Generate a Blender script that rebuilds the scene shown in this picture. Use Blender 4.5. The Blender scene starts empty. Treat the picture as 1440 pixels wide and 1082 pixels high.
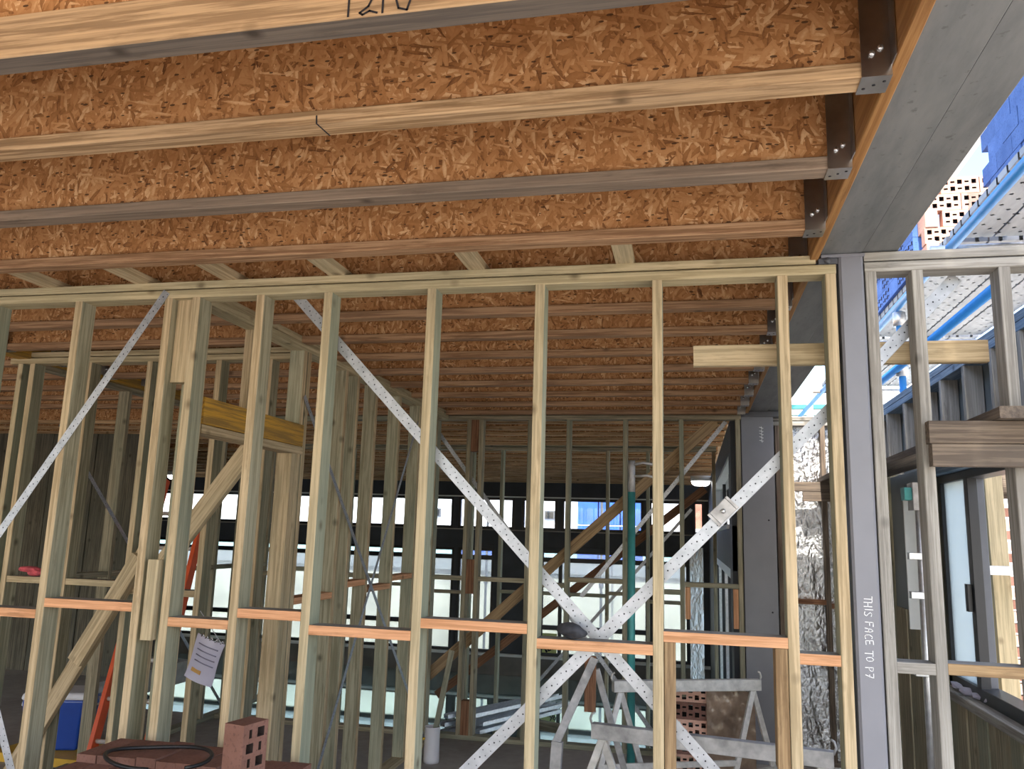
import bpy, bmesh, math, random
from mathutils import Vector, Matrix
random.seed(7)
S = bpy.context.scene
C = S.collection

# ------------------------------------------------------------------ camera
def cam_axes(pitch, roll, yaw):
    return (Matrix.Rotation(math.radians(yaw), 3, 'Z') @ Matrix.Rotation(math.radians(pitch), 3, 'X')
            @ Matrix.Rotation(math.radians(roll), 3, 'Y'))
CM = cam_axes(10.28, -1.68, 12.57)
cd = bpy.data.cameras.new('camera'); cam = bpy.data.objects.new('camera', cd); C.objects.link(cam)
cd.sensor_fit = 'HORIZONTAL'; cd.sensor_width = 36.0; cd.lens = 1143.0 / 1440.0 * 36.0
cd.clip_start = 0.05; cd.clip_end = 300
R = Matrix((CM.col[0], CM.col[2], -CM.col[1])).transposed()
cam.matrix_world = Matrix.Translation((0, 0, 1.68)) @ R.to_4x4()
S.camera = cam

# ------------------------------------------------------------------ sky, sun, exposure
W = bpy.data.worlds.new('sky'); S.world = W; W.use_nodes = True
wn = W.node_tree.nodes; wl = W.node_tree.links
sky = wn.new('ShaderNodeTexSky'); sky.sky_type = 'NISHITA'; sky.sun_disc = False
sky.sun_elevation = math.radians(52); sky.sun_rotation = math.radians(165)
sky.air_density = 1.0; sky.dust_density = 2.5; sky.ozone_density = 1.0
bgn = wn['Background']; wl.new(sky.outputs[0], bgn.inputs[0]); bgn.inputs[1].default_value = 0.30
sd = bpy.data.lights.new('sun', 'SUN'); sd.energy = 5.0; sd.angle = math.radians(0.6); sd.color = (1.0, 0.93, 0.82)
sun = bpy.data.objects.new('sun', sd); C.objects.link(sun)
sun_from = Vector((-0.04, -0.80, 1.05)).normalized()
sun.rotation_euler = sun_from.to_track_quat('Z', 'Y').to_euler()
sun.location = sun_from * 30
S.view_settings.view_transform = 'Standard'; S.view_settings.look = 'None'
S.view_settings.gamma = 1.0; S.view_settings.use_curve_mapping = False
S.view_settings.exposure = 1.12

# ------------------------------------------------------------------ materials
MAT = {}
class NT:
    def __init__(s, name):
        s.m = bpy.data.materials.new(name); s.m.use_nodes = True
        s.t = s.m.node_tree; s.b = s.t.nodes['Principled BSDF']; MAT[name] = s.m
        s.tc = s.t.nodes.new('ShaderNodeTexCoord')
    def n(s, k, **kw):
        o = s.t.nodes.new('ShaderNode' + k)
        for a, v in kw.items(): setattr(o, a, v)
        return o
    def l(s, a, b): s.t.links.new(a, b)
    def val(s, sock, v):
        if isinstance(v, (int, float)): sock.default_value = v
        elif isinstance(v, (tuple, list)): sock.default_value = tuple(v) + ((1,) if len(v) == 3 and len(sock.default_value) == 4 else ())
        else: s.l(v, sock)
    def math(s, op, a, b=0.0, c=0.0):
        o = s.n('Math', operation=op)
        s.val(o.inputs[0], a); s.val(o.inputs[1], b); s.val(o.inputs[2], c)
        return o.outputs[0]
    def mix(s, f, a, b, mode='MIX'):
        o = s.n('Mix', data_type='RGBA', blend_type=mode)
        s.val(o.inputs[0], f); s.val(o.inputs[6], a); s.val(o.inputs[7], b)
        return o.outputs[2]
    def noise(s, vec, scale, detail=3, rough=0.55):
        o = s.n('TexNoise'); s.l(vec, o.inputs['Vector'])
        o.inputs['Scale'].default_value = scale; o.inputs['Detail'].default_value = detail
        o.inputs['Roughness'].default_value = rough
        return o.outputs[0]
    def ramp(s, f, stops):
        o = s.n('ValToRGB'); e = o.color_ramp.elements
        while len(e) < len(stops): e.new(0.5)
        for q, (p, c) in zip(e, stops):
            q.position = p; q.color = tuple(c) + (1,) if len(c) == 3 else c
        s.l(f, o.inputs[0]); return o.outputs[0]
    def coords(s, scale=(1, 1, 1), rnd=True, rot=(0, 0, 0)):
        v = s.tc.outputs['Object']
        if rnd:
            oi = s.n('ObjectInfo'); m = s.n('VectorMath', operation='MULTIPLY_ADD')
            cx = s.n('CombineXYZ')
            for i in range(3): s.l(oi.outputs['Random'], cx.inputs[i])
            s.l(cx.outputs[0], m.inputs[0]); m.inputs[1].default_value = (37.3, 11.7, 23.1); s.l(v, m.inputs[2]); v = m.outputs[0]
        mp = s.n('Mapping'); s.l(v, mp.inputs[0]); mp.inputs['Scale'].default_value = scale; mp.inputs['Rotation'].default_value = rot
        return mp.outputs[0]
    def rand(s): return s.n('ObjectInfo').outputs['Random']
    def bump(s, h, strength=0.2, dist=0.01):
        o = s.n('Bump'); s.l(h, o.inputs['Height']); o.inputs['Strength'].default_value = strength; o.inputs['Distance'].default_value = dist
        s.l(o.outputs[0], s.b.inputs['Normal'])
    def out(s, col=None, rough=0.7, metal=0.0, spec=None):
        if col is not None: s.val(s.b.inputs['Base Color'], col)
        s.val(s.b.inputs['Roughness'], rough); s.val(s.b.inputs['Metallic'], metal)
        if spec is not None: s.b.inputs['Specular IOR Level'].default_value = spec
        return s.m

def pine(name, light, dark, tint, tint_amt=0.6, var=0.35, knots=True, rough=0.75, stain=0.6):
    """timber: local X runs along the grain"""
    k = NT(name)
    a = k.noise(k.coords((0.9, 26, 26)), 3.0, 6, 0.65)
    col = k.ramp(a, [(0.30, [c * 0.82 for c in dark]), (0.44, dark), (0.54, light), (0.72, [min(1, c * 1.2) for c in light])])
    b = k.noise(k.coords((0.6, 110, 110)), 2.0, 3)
    col = k.mix(k.ramp(b, [(0.45, (0, 0, 0)), (0.75, (0.6, 0.6, 0.6))]), col, dark)
    t = k.noise(k.coords((0.8, 3.5, 3.5)), 1.7, 3)
    rv = k.rand()
    f = k.math('MULTIPLY', k.ramp(k.math('ADD', k.math('MULTIPLY', t, 0.75), k.math('MULTIPLY', rv, 0.35)), [(0.42, (0, 0, 0)), (0.70, (1, 1, 1))]), tint_amt)
    col = k.mix(f, col, k.mix(0.55, tint, k.mix(1.0, col, tint, 'MULTIPLY')))
    st = k.noise(k.coords((1.6, 9, 9)), 2.6, 5, 0.7)
    col = k.mix(k.math('MULTIPLY', k.ramp(st, [(0.58, (0, 0, 0)), (0.74, (1, 1, 1))]), stain), col, [c * 0.45 for c in dark])
    if knots:
        v = k.n('TexVoronoi'); k.l(k.coords((0.8, 1.0, 1.0)), v.inputs['Vector']); v.inputs['Scale'].default_value = 8.0
        sp = k.n('SeparateColor'); k.l(v.outputs['Color'], sp.inputs[0])
        kn = k.math('MULTIPLY', k.ramp(v.outputs['Distance'], [(0.05, (1, 1, 1)), (0.10, (0.6, 0.6, 0.6)), (0.19, (0, 0, 0))]), k.math('GREATER_THAN', sp.outputs[0], 0.55))
        col = k.mix(k.math('MULTIPLY', kn, 0.85), col, [c * 0.36 for c in dark])
    hv = k.n('HueSaturation'); k.l(col, hv.inputs['Color'])
    k.l(k.math('ADD', k.math('MULTIPLY', rv, var), 1.0 - var / 2), hv.inputs['Value'])
    k.bump(a, 0.15, 0.004)
    return k.out(hv.outputs[0], rough, spec=0.25)

pine('treated_pine', (0.60, 0.465, 0.29), (0.42, 0.315, 0.18), (0.44, 0.43, 0.32), 0.6)
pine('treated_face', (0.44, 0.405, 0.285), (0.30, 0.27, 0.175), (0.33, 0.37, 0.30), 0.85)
pine('brown_pine', (0.42, 0.285, 0.15), (0.27, 0.17, 0.085), (0.33, 0.27, 0.19), 0.5)
pine('dark_board', (0.17, 0.15, 0.11), (0.09, 0.08, 0.06), (0.12, 0.13, 0.11), 0.6)
pine('plate_pine', (0.58, 0.47, 0.29), (0.40, 0.31, 0.17), (0.44, 0.43, 0.31), 0.6)
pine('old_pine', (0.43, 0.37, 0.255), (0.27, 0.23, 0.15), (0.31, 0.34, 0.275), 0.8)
pine('noggin_pine', (0.72, 0.395, 0.215), (0.56, 0.28, 0.135), (0.66, 0.39, 0.24), 0.4, 0.2)
pine('noggin_top', (0.34, 0.33, 0.31), (0.24, 0.23, 0.21), (0.3, 0.3, 0.3), 0.3, 0.1, False)
pine('weathered_pine', (0.42, 0.40, 0.36), (0.29, 0.27, 0.24), (0.37, 0.36, 0.33), 0.6)
pine('blue_pine', (0.30, 0.38, 0.47), (0.18, 0.25, 0.33), (0.20, 0.36, 0.55), 0.8)
pine('flange_pale', (0.60, 0.40, 0.22), (0.32, 0.19, 0.09), (0.42, 0.34, 0.25), 0.4, 0.15)
pine('flange_grey', (0.33, 0.24, 0.17), (0.19, 0.13, 0.09), (0.30, 0.25, 0.20), 0.7, 0.2)
pine('flange_brown', (0.48, 0.29, 0.16), (0.28, 0.15, 0.075), (0.36, 0.26, 0.18), 0.5, 0.25)
pine('rough_plank', (0.225, 0.175, 0.13), (0.125, 0.095, 0.072), (0.21, 0.185, 0.165), 0.7)
pine('orange_ply', (0.40, 0.21, 0.075), (0.30, 0.14, 0.045), (0.36, 0.22, 0.1), 0.3, 0.15, False, 0.6)
pine('yellow_lvl', (0.62, 0.34, 0.045), (0.34, 0.20, 0.05), (0.30, 0.22, 0.10), 0.8, 0.1, False, 0.65)
pine('red_lvl', (0.30, 0.15, 0.08), (0.19, 0.09, 0.05), (0.25, 0.14, 0.09), 0.5)

def osb(name):
    k = NT(name)
    sx = k.n('SeparateXYZ'); k.l(k.coords(), sx.inputs[0])
    cb = k.n('CombineXYZ'); k.l(sx.outputs[0], cb.inputs[0]); k.l(sx.outputs[2], cb.inputs[1])
    val = None; best = None
    for i, ang in enumerate((12, 58, 84, 104, 130, 166)):
        mp = k.n('Mapping'); k.l(cb.outputs[0], mp.inputs[0])
        mp.inputs['Rotation'].default_value = (0, 0, math.radians(ang)); mp.inputs['Location'].default_value = (i * 3.7, i * 1.9, 0)
        m2 = k.n('Mapping'); k.l(mp.outputs[0], m2.inputs[0]); m2.inputs['Scale'].default_value = (14 + 3 * i, 120 - 10 * i, 1)
        nz = k.n('TexNoise', noise_dimensions='2D'); k.l(mp.outputs[0], nz.inputs['Vector']); nz.inputs['Scale'].default_value = 30
        ad = k.n('VectorMath', operation='ADD'); k.l(m2.outputs[0], ad.inputs[0])
        sc = k.n('VectorMath', operation='SCALE'); k.l(nz.outputs[1], sc.inputs[0]); sc.inputs['Scale'].default_value = 0.7
        k.l(sc.outputs[0], ad.inputs[1])
        v = k.n('TexVoronoi', voronoi_dimensions='2D'); k.l(ad.outputs[0], v.inputs['Vector']); v.inputs['Scale'].default_value = 1.0
        sp = k.n('SeparateColor'); k.l(v.outputs['Color'], sp.inputs[0])
        edge = k.math('MULTIPLY', k.math('SUBTRACT', 0.55, v.outputs['Distance']), 0.25)
        vv = k.math('ADD', sp.outputs[0], edge); pr = sp.outputs[1]
        if val is None: val, best = vv, pr
        else:
            g = k.math('GREATER_THAN', pr, best)
            mx = k.n('Mix', data_type='FLOAT'); k.l(g, mx.inputs[0]); k.l(val, mx.inputs[2]); k.l(vv, mx.inputs[3]); val = mx.outputs[0]
            best = k.math('MAXIMUM', pr, best)
    fine = k.noise(cb.outputs[0], 160, 3)
    f = k.math('ADD', k.math('MULTIPLY', val, 0.8), k.math('MULTIPLY', fine, 0.22))
    col = k.ramp(f, [(0.05, (0.13, 0.05, 0.016)), (0.22, (0.31, 0.135, 0.045)), (0.5, (0.44, 0.205, 0.075)), (0.80, (0.53, 0.275, 0.115)), (0.97, (0.70, 0.44, 0.23))])
    speck = k.n('TexVoronoi', voronoi_dimensions='2D'); m3 = k.n('Mapping'); k.l(cb.outputs[0], m3.inputs[0]); m3.inputs['Scale'].default_value = (30, 75, 1)
    k.l(m3.outputs[0], speck.inputs['Vector']); speck.inputs['Scale'].default_value = 1
    sp2 = k.n('SeparateColor'); k.l(speck.outputs['Color'], sp2.inputs[0])
    dk = k.math('MULTIPLY', k.math('GREATER_THAN', sp2.outputs[2], 0.86), k.math('LESS_THAN', k.math('ADD', speck.outputs['Distance'], k.math('MULTIPLY', sp2.outputs[0], 0.14)), 0.27))
    col = k.mix(k.math('MULTIPLY', dk, 0.85), col, (0.05, 0.02, 0.008))
    k.bump(f, 0.25, 0.006)
    return k.out(col, 0.7, spec=0.3)
osb('osb_board')

def plain(name, col, rough=0.6, metal=0.0, var=0.12, nscale=8.0, bump=0.0, spec=None):
    k = NT(name)
    a = k.noise(k.coords((1, 1, 1)), nscale, 4)
    f = k.ramp(a, [(0.3, [c * (1 - var) for c in col]), (0.7, [min(1, c * (1 + var)) for c in col])])
    if bump: k.bump(a, bump, 0.01)
    return k.out(f, rough, metal, spec)

plain('painted_steel', (0.205, 0.208, 0.235), 0.42, 0.0, 0.06, 5)
plain('dark_steel', (0.10, 0.105, 0.12), 0.5, 0.1, 0.1)
k = NT('beam_steel')
a = k.noise(k.coords((1.2, 6, 6)), 2.2, 6, 0.65); b = k.noise(k.coords((3, 3, 3)), 14, 4)
c = k.ramp(a, [(0.3, (0.135, 0.145, 0.152)), (0.55, (0.205, 0.212, 0.214)), (0.8, (0.26, 0.262, 0.258))])
c = k.mix(k.math('MULTIPLY', k.ramp(b, [(0.64, (0, 0, 0)), (0.72, (1, 1, 1))]), 0.5), c, (0.06, 0.06, 0.06))
k.out(c, 0.5, 0.15)
plain('hanger_steel', (0.55, 0.54, 0.53), 0.28, 1.0, 0.12, 20)
plain('galvanised', (0.62, 0.63, 0.64), 0.38, 0.75, 0.15, 30)
plain('dull_aluminium', (0.43, 0.42, 0.41), 0.55, 0.35, 0.35, 14)
plain('pale_aluminium', (0.58, 0.56, 0.52), 0.5, 0.25, 0.25, 18)
plain('bolt_steel', (0.75, 0.76, 0.78), 0.25, 0.9)
plain('black_frame', (0.012, 0.013, 0.016), 0.4, 0.0, 0.1)
plain('dark_wall', (0.045, 0.05, 0.06), 0.6, 0.0, 0.2, 3)
plain('dado_board', (0.20, 0.18, 0.16), 0.7, 0.0, 0.3, 2)
plain('white_render', (0.82, 0.84, 0.86), 0.8, 0.0, 0.05, 3)
plain('white_paint', (0.80, 0.80, 0.78), 0.55, 0.0, 0.05)
plain('white_plastic', (0.72, 0.70, 0.72), 0.4, 0.0, 0.04)
plain('grey_panel', (0.16, 0.19, 0.20), 0.5, 0.0, 0.1, 3)
plain('blue_paint', (0.035, 0.24, 0.62), 0.4, 0.1, 0.1, 6)
plain('blue_wrap', (0.03, 0.11, 0.55), 0.5, 0.0, 0.25, 3)
plain('blue_plastic', (0.012, 0.06, 0.34), 0.35, 0.0, 0.08)
plain('yellow_plastic', (0.62, 0.36, 0.03), 0.5)
plain('orange_fibreglass', (0.70, 0.10, 0.025), 0.45)
plain('teal_paint', (0.06, 0.30, 0.29), 0.45, 0.2, 0.2, 9)
plain('pale_teal', (0.36, 0.62, 0.62), 0.5, 0.1, 0.1)
plain('black_plastic', (0.012, 0.012, 0.014), 0.45)
plain('dark_rag', (0.035, 0.037, 0.045), 0.9, 0.0, 0.5, 20, 0.5)
plain('pink_cloth', (0.55, 0.09, 0.11), 0.9, 0.0, 0.4, 30, 0.4)
plain('chalk_paint', (0.86, 0.87, 0.88), 0.8, 0, 0.02)
plain('black_marker', (0.015, 0.014, 0.02), 0.7, 0, 0.02)
plain('pale_green_wall', (0.40, 0.43, 0.36), 0.8, 0.0, 0.25, 1.2)
plain('red_brick_far', (0.42, 0.15, 0.10), 0.8, 0.0, 0.2, 6)
plain('pouch_paper', (0.42, 0.40, 0.49), 0.3, 0.0, 0.06)
plain('pouch_line', (0.20, 0.19, 0.25), 0.4)
plain('pouch_mark', (0.45, 0.24, 0.05), 0.5)
plain('sticker_yellow', (0.66, 0.72, 0.30), 0.6)
plain('brown_plastic', (0.24, 0.17, 0.12), 0.12, 0.0, 0.4, 6, 0.6)
plain('brick_hole', (0.03, 0.018, 0.015), 0.9)
plain('subfloor', (0.42, 0.27, 0.13), 0.8, 0, 0.2, 12)

def brickmat(name, c1, c2, c3):
    k = NT(name)
    a = k.noise(k.coords((1, 1, 1)), 90, 3); b = k.noise(k.coords((1, 1, 1)), 8, 3)
    col = k.ramp(b, [(0.3, c1), (0.7, c2)])
    col = k.mix(k.ramp(a, [(0.55, (0, 0, 0)), (0.68, (0.7, 0.7, 0.7))]), col, c3)
    hv = k.n('HueSaturation'); k.l(col, hv.inputs['Color']); k.l(k.math('ADD', k.math('MULTIPLY', k.rand(), 0.3), 0.85), hv.inputs['Value'])
    k.bump(a, 0.3, 0.004)
    return k.out(hv.outputs[0], 0.85, spec=0.2)
brickmat('maroon_brick', (0.17, 0.085, 0.062), (0.24, 0.125, 0.098), (0.11, 0.055, 0.045))
brickmat('pink_brick', (0.62, 0.36, 0.27), (0.70, 0.44, 0.34), (0.5, 0.28, 0.22))
brickmat('blue_shade_brick', (0.07, 0.15, 0.42), (0.11, 0.22, 0.55), (0.05, 0.10, 0.28))  # ordinary brick with the blue of skylit shade painted into its colour

k = NT('concrete')
a = k.noise(k.coords((1, 1, 1), False), 0.8, 5); b = k.noise(k.coords((1, 1, 1), False), 14, 4)
c = k.ramp(k.math('ADD', k.math('MULTIPLY', a, 0.7), k.math('MULTIPLY', b, 0.3)), [(0.35, (0.24, 0.215, 0.19)), (0.65, (0.40, 0.37, 0.335))])
k.out(c, 0.75)
k = NT('wet_concrete')   # slab under a sheet of standing water
a = k.noise(k.coords((1, 1, 1), False), 0.7, 4); b = k.noise(k.coords((1, 1, 1), False), 30, 2)
c = k.ramp(a, [(0.4, (0.64, 0.92, 0.95)), (0.7, (0.74, 0.96, 0.98))])
c = k.mix(k.ramp(b, [(0.70, (0, 0, 0)), (0.74, (1, 1, 1))]), c, (0.05, 0.05, 0.05))
k.bump(a, 0.012, 0.02)
k.out(c, 0.03, 0.8, 0.9)
k = NT('ground')
a = k.noise(k.coords((1, 1, 1), False), 0.5, 5)
k.out(k.ramp(a, [(0.3, (0.36, 0.33, 0.28)), (0.7, (0.52, 0.48, 0.42))]), 0.9)

k = NT('foil')
a = k.noise(k.coords((1, 1, 1)), 9, 6, 0.7); b = k.n('TexVoronoi', feature='DISTANCE_TO_EDGE'); k.l(k.coords((26, 26, 14)), b.inputs['Vector']); b.inputs['Scale'].default_value = 1
k.bump(k.math('ADD', k.math('MULTIPLY', a, 1.2), k.math('MULTIPLY', b.outputs[0], 0.6)), 0.9, 0.02)
k.out((0.80, 0.82, 0.85), 0.22, 1.0)

def strapmat(name, pitch):
    k = NT(name)
    sx = k.n('SeparateXYZ'); k.l(k.tc.outputs['Object'], sx.inputs[0])
    x, z = sx.outputs[0], sx.outputs[2]
    m = None
    for (off, zz, r) in ((0.0, 0.0, 0.0030), (0.25, 0.0105, 0.0021), (0.35, -0.0105, 0.0021), (0.6, 0.0125, 0.0019), (0.75, -0.008, 0.0021)):
        u = k.math('MULTIPLY', k.math('SUBTRACT', k.math('FRACT', k.math('ADD', k.math('DIVIDE', x, pitch), off)), 0.5), pitch)
        w = k.math('SUBTRACT', z, zz)
        d = k.math('SQRT', k.math('ADD', k.math('MULTIPLY', u, u), k.math('MULTIPLY', w, w)))
        h = k.math('LESS_THAN', d, r); m = h if m is None else k.math('MAXIMUM', m, h)
    a = k.noise(k.coords((1, 1, 1)), 25, 4)
    c = k.ramp(a, [(0.3, (0.34, 0.36, 0.39)), (0.7, (0.47, 0.49, 0.53))])
    return k.out(k.mix(m, c, (0.02, 0.02, 0.025)), 0.40, 0.6)
strapmat('perforated_strap', 0.075)

k = NT('perforated_plank')   # real punched holes
sx = k.n('SeparateXYZ'); k.l(k.tc.outputs['Object'], sx.inputs[0])
d2 = None
for off in (0.0, 0.5):
    u = k.math('MULTIPLY', k.math('SUBTRACT', k.math('FRACT', k.math('ADD', k.math('DIVIDE', sx.outputs[0], 0.14), off)), 0.5), 0.14)
    w = k.math('MULTIPLY', k.math('SUBTRACT', k.math('FRACT', k.math('ADD', k.math('DIVIDE', sx.outputs[1], 0.11), off)), 0.5), 0.11)
    d = k.math('LESS_THAN', k.math('SQRT', k.math('ADD', k.math('MULTIPLY', u, u), k.math('MULTIPLY', w, w))), 0.011)
    d2 = d if d2 is None else k.math('MAXIMUM', d2, d)
a = k.noise(k.coords((1, 5, 1)), 3, 4)
k.out(k.ramp(a, [(0.3, (0.24, 0.26, 0.28)), (0.7, (0.36, 0.38, 0.40))]), 0.5, 0.3)
k.val(k.b.inputs['Alpha'], k.math('SUBTRACT', 1.0, d2))

def glass(name, tint, film, filmcol, rough=0.02):
    m = bpy.data.materials.new(name); m.use_nodes = True; MAT[name] = m
    t = m.node_tree; t.nodes.clear(); N = t.nodes.new; L = t.links.new
    o = N('ShaderNodeOutputMaterial'); tr = N('ShaderNodeBsdfTransparent'); tr.inputs[0].default_value = tint + (1,)
    gl = N('ShaderNodeBsdfGlossy'); gl.inputs['Roughness'].default_value = rough
    fr = N('ShaderNodeFresnel'); fr.inputs[0].default_value = 1.45
    mx = N('ShaderNodeMixShader'); L(fr.outputs[0], mx.inputs[0]); L(tr.outputs[0], mx.inputs[1]); L(gl.outputs[0], mx.inputs[2])
    df = N('ShaderNodeBsdfTranslucent'); df.inputs[0].default_value = filmcol + (1,)
    m2 = N('ShaderNodeMixShader'); m2.inputs[0].default_value = film
    L(mx.outputs[0], m2.inputs[1]); L(df.outputs[0], m2.inputs[2]); L(m2.outputs[0], o.inputs[0])
glass('clear_glass', (0.92, 0.96, 0.97), 0.0, (1, 1, 1))
glass('dusty_glass', (0.87, 0.90, 0.92), 0.22, (0.76, 0.81, 0.84))
glass('sash_glass', (0.70, 0.78, 0.80), 0.45, (0.72, 0.78, 0.80))
glass('clear_wrap', (0.86, 0.86, 0.86), 0.12, (0.8, 0.8, 0.8), 0.12)
k = NT('lamp_glow'); k.out((1, 1, 1), 0.5); k.b.inputs['Emission Color'].default_value = (1, 0.98, 0.95, 1); k.b.inputs['Emission Strength'].default_value = 6

# ------------------------------------------------------------------ builders
WM = {}
def reg(o, M, parent):
    C.objects.link(o); WM[o.name] = M.copy()
    if parent is not None:
        o.parent = parent; o.matrix_basis = WM[parent.name].inverted() @ M
    else: o.matrix_basis = M
    return o
def tag(o, label=None, cat=None, group=None, kind=None):
    if label: o['label'] = label
    if cat: o['category'] = cat
    if group: o['group'] = group
    if kind: o['kind'] = kind
    return o
def thing(name, loc, label=None, cat=None, group=None, kind=None):
    o = bpy.data.objects.new(name, None); o.empty_display_size = 0.1
    return tag(reg(o, Matrix.Translation(loc), None), label, cat, group, kind)
def mesh(name, verts, faces, mat, parent=None, M=None, smooth=False, mats=None, fm=None):
    me = bpy.data.meshes.new(name); me.from_pydata([tuple(v) for v in verts], [], faces)
    for m in (mats or [mat]): me.materials.append(MAT[m])
    if fm:
        for p, i in zip(me.polygons, fm): p.material_index = i
    if smooth:
        for p in me.polygons: p.use_smooth = True
    me.update()
    return reg(bpy.data.objects.new(name, me), M or Matrix.Identity(4), parent)
CACHE = {}
def block(name, L, w, h, mat, parent, M, ch=0.0025, top=None, faces=None):
    """box L x w x h centred on its own origin, long edges eased"""
    faces = dict(faces or {})
    if top: faces[4] = top
    key = (round(L, 4), round(w, 4), round(h, 4), mat, ch, tuple(sorted(faces.items())))
    me = CACHE.get(key)
    if me is None:
        c = min(ch, w * 0.3, h * 0.3); a, b = w / 2, h / 2
        ring = [(-a + c, -b), (a - c, -b), (a, -b + c), (a, b - c), (a - c, b), (-a + c, b), (-a, b - c), (-a, -b + c)]
        V = [(x, p, q) for x in (-L / 2, L / 2) for p, q in ring]
        F = [(i, (i + 1) % 8, 8 + (i + 1) % 8, 8 + i)[::-1] for i in range(8)] + [tuple(range(8)), tuple(range(15, 7, -1))]
        me = bpy.data.meshes.new(name); me.from_pydata(V, [], [tuple(reversed(f)) for f in F[:8]] + [tuple(reversed(F[8])), tuple(reversed(F[9]))])
        me.materials.append(MAT[mat])
        for q, (fi, fmt) in enumerate(sorted(faces.items())): me.materials.append(MAT[fmt]); me.polygons[fi].material_index = q + 1
        me.update(); CACHE[key] = me
    return reg(bpy.data.objects.new(name, me), M, parent)
AX = {0: Matrix.Identity(3), 1: Matrix(((0, 1, 0), (1, 0, 0), (0, 0, -1))).transposed(), 2: Matrix(((0, 0, 1), (1, 0, 0), (0, 1, 0))).transposed()}
def tb(name, p0, p1, mat, parent=None, ch=0.0025, top=None, faces=None):
    """axis-aligned timber from corner to corner; grain along its longest side"""
    d = [abs(p1[i] - p0[i]) for i in range(3)]; c = Vector([(p1[i] + p0[i]) / 2 for i in range(3)])
    ax = d.index(max(d))
    if ax == 0: dims = (d[0], d[1], d[2])
    elif ax == 1: dims = (d[1], d[0], d[2])
    else: dims = (d[2], d[0], d[1])
    return block(name, *dims, mat, parent, Matrix.Translation(c) @ AX[ax].to_4x4(), ch, top, faces)
def bar(name, a, b, w, h, mat, parent=None, normal=(0, 1, 0), ch=0.002):
    """bar from a to b; h lies across in the plane whose normal is given, w along the normal"""
    a, b = Vector(a), Vector(b); x = (b - a).normalized(); y = Vector(normal); y = (y - x * y.dot(x)).normalized(); z = x.cross(y)
    M = Matrix((x, y, z)).transposed().to_4x4(); M.translation = (a + b) / 2
    return block(name, (b - a).length, w, h, mat, parent, M, ch)
def tubem(name, pts, r, mat, parent=None, seg=10, cap=True):
    pts = [Vector(p) for p in pts]; V = []; F = []; up = None
    for i, p in enumerate(pts):
        t = (pts[min(i + 1, len(pts) - 1)] - pts[max(i - 1, 0)]).normalized()
        if up is None: up = t.orthogonal().normalized()
        up = (up - t * up.dot(t)).normalized(); s = t.cross(up)
        for j in range(seg):
            an = 2 * math.pi * j / seg; V.append(p + (up * math.cos(an) + s * math.sin(an)) * r)
    for i in range(len(pts) - 1):
        for j in range(seg):
            q = (j + 1) % seg; F.append((i * seg + j, i * seg + q, (i + 1) * seg + q, (i + 1) * seg + j))
    if cap: F += [tuple(range(seg))[::-1], tuple((len(pts) - 1) * seg + j for j in range(seg))]
    c = sum(pts, Vector()) / len(pts)
    return mesh(name, [v - c for v in V], F, mat, parent, Matrix.Translation(c), True)
def strokes(name, lines, org, ux, uy, w, mat, parent=None, lift=None):
    """hand lettering: polylines in (u,v) metres on a plane, as flat raised ribbons"""
    org, ux, uy = Vector(org), Vector(ux), Vector(uy); n = ux.cross(uy).normalized() * 0.0008
    V = []; F = []
    for ln in lines:
        P = [org + ux * a + uy * b for a, b in ln]
        for i in range(len(P) - 1):
            d = (P[i + 1] - P[i]); e = d.normalized() * w * 0.4; s = n.normalized().cross(d).normalized() * w / 2
            k0 = len(V); V += [P[i] - e + s + n, P[i] - e - s + n, P[i + 1] + e - s + n, P[i + 1] + e + s + n]; F.append((k0, k0 + 1, k0 + 2, k0 + 3))
    return mesh(name, V, F, mat, parent)

ST = 0.037
def frame_x(name, y0, x0, x1, studs, z0, ztop, label, mat='treated_pine', pm='plate_pine', depth=0.09, top_x1=None, cat='wall frame', base=True):
    """stud wall running along X; studs = left edges"""
    r = thing(name, ((x0 + x1) / 2, y0 + depth / 2, z0), label, cat)
    tb('top_plate', (x0, y0, ztop), (x1, y0 + depth, ztop + 0.0355), pm, r)
    tb('top_plate', (x0, y0 + 0.004, ztop + 0.0418), (top_x1 if top_x1 is not None else x1, y0 + depth, ztop + 0.0745), pm, r)
    if base: tb('bottom_plate', (x0, y0, z0), (x1, y0 + depth, z0 + 0.035), mat, r)
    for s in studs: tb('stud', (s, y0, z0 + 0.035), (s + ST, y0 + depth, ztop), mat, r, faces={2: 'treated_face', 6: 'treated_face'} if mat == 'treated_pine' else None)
    return r
def frame_y(name, x0, y0, y1, studs, z0, ztop, label, mat='treated_pine', pm='plate_pine', depth=0.09, cat='wall frame', skip=None):
    r = thing(name, (x0 + depth / 2, (y0 + y1) / 2, z0), label, cat)
    tb('top_plate', (x0, y0, ztop), (x0 + depth, y1, ztop + 0.0355), pm, r)
    tb('top_plate', (x0, y0, ztop + 0.0365), (x0 + depth, y1, ztop + 0.072), pm, r)
    tb('bottom_plate', (x0, skip or y0, z0), (x0 + depth, y1, z0 + 0.035), mat, r)
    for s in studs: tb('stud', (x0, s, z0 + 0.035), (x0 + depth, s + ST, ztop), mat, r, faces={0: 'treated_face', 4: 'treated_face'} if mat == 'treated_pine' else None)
    return r
ZP = 2.634

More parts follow.
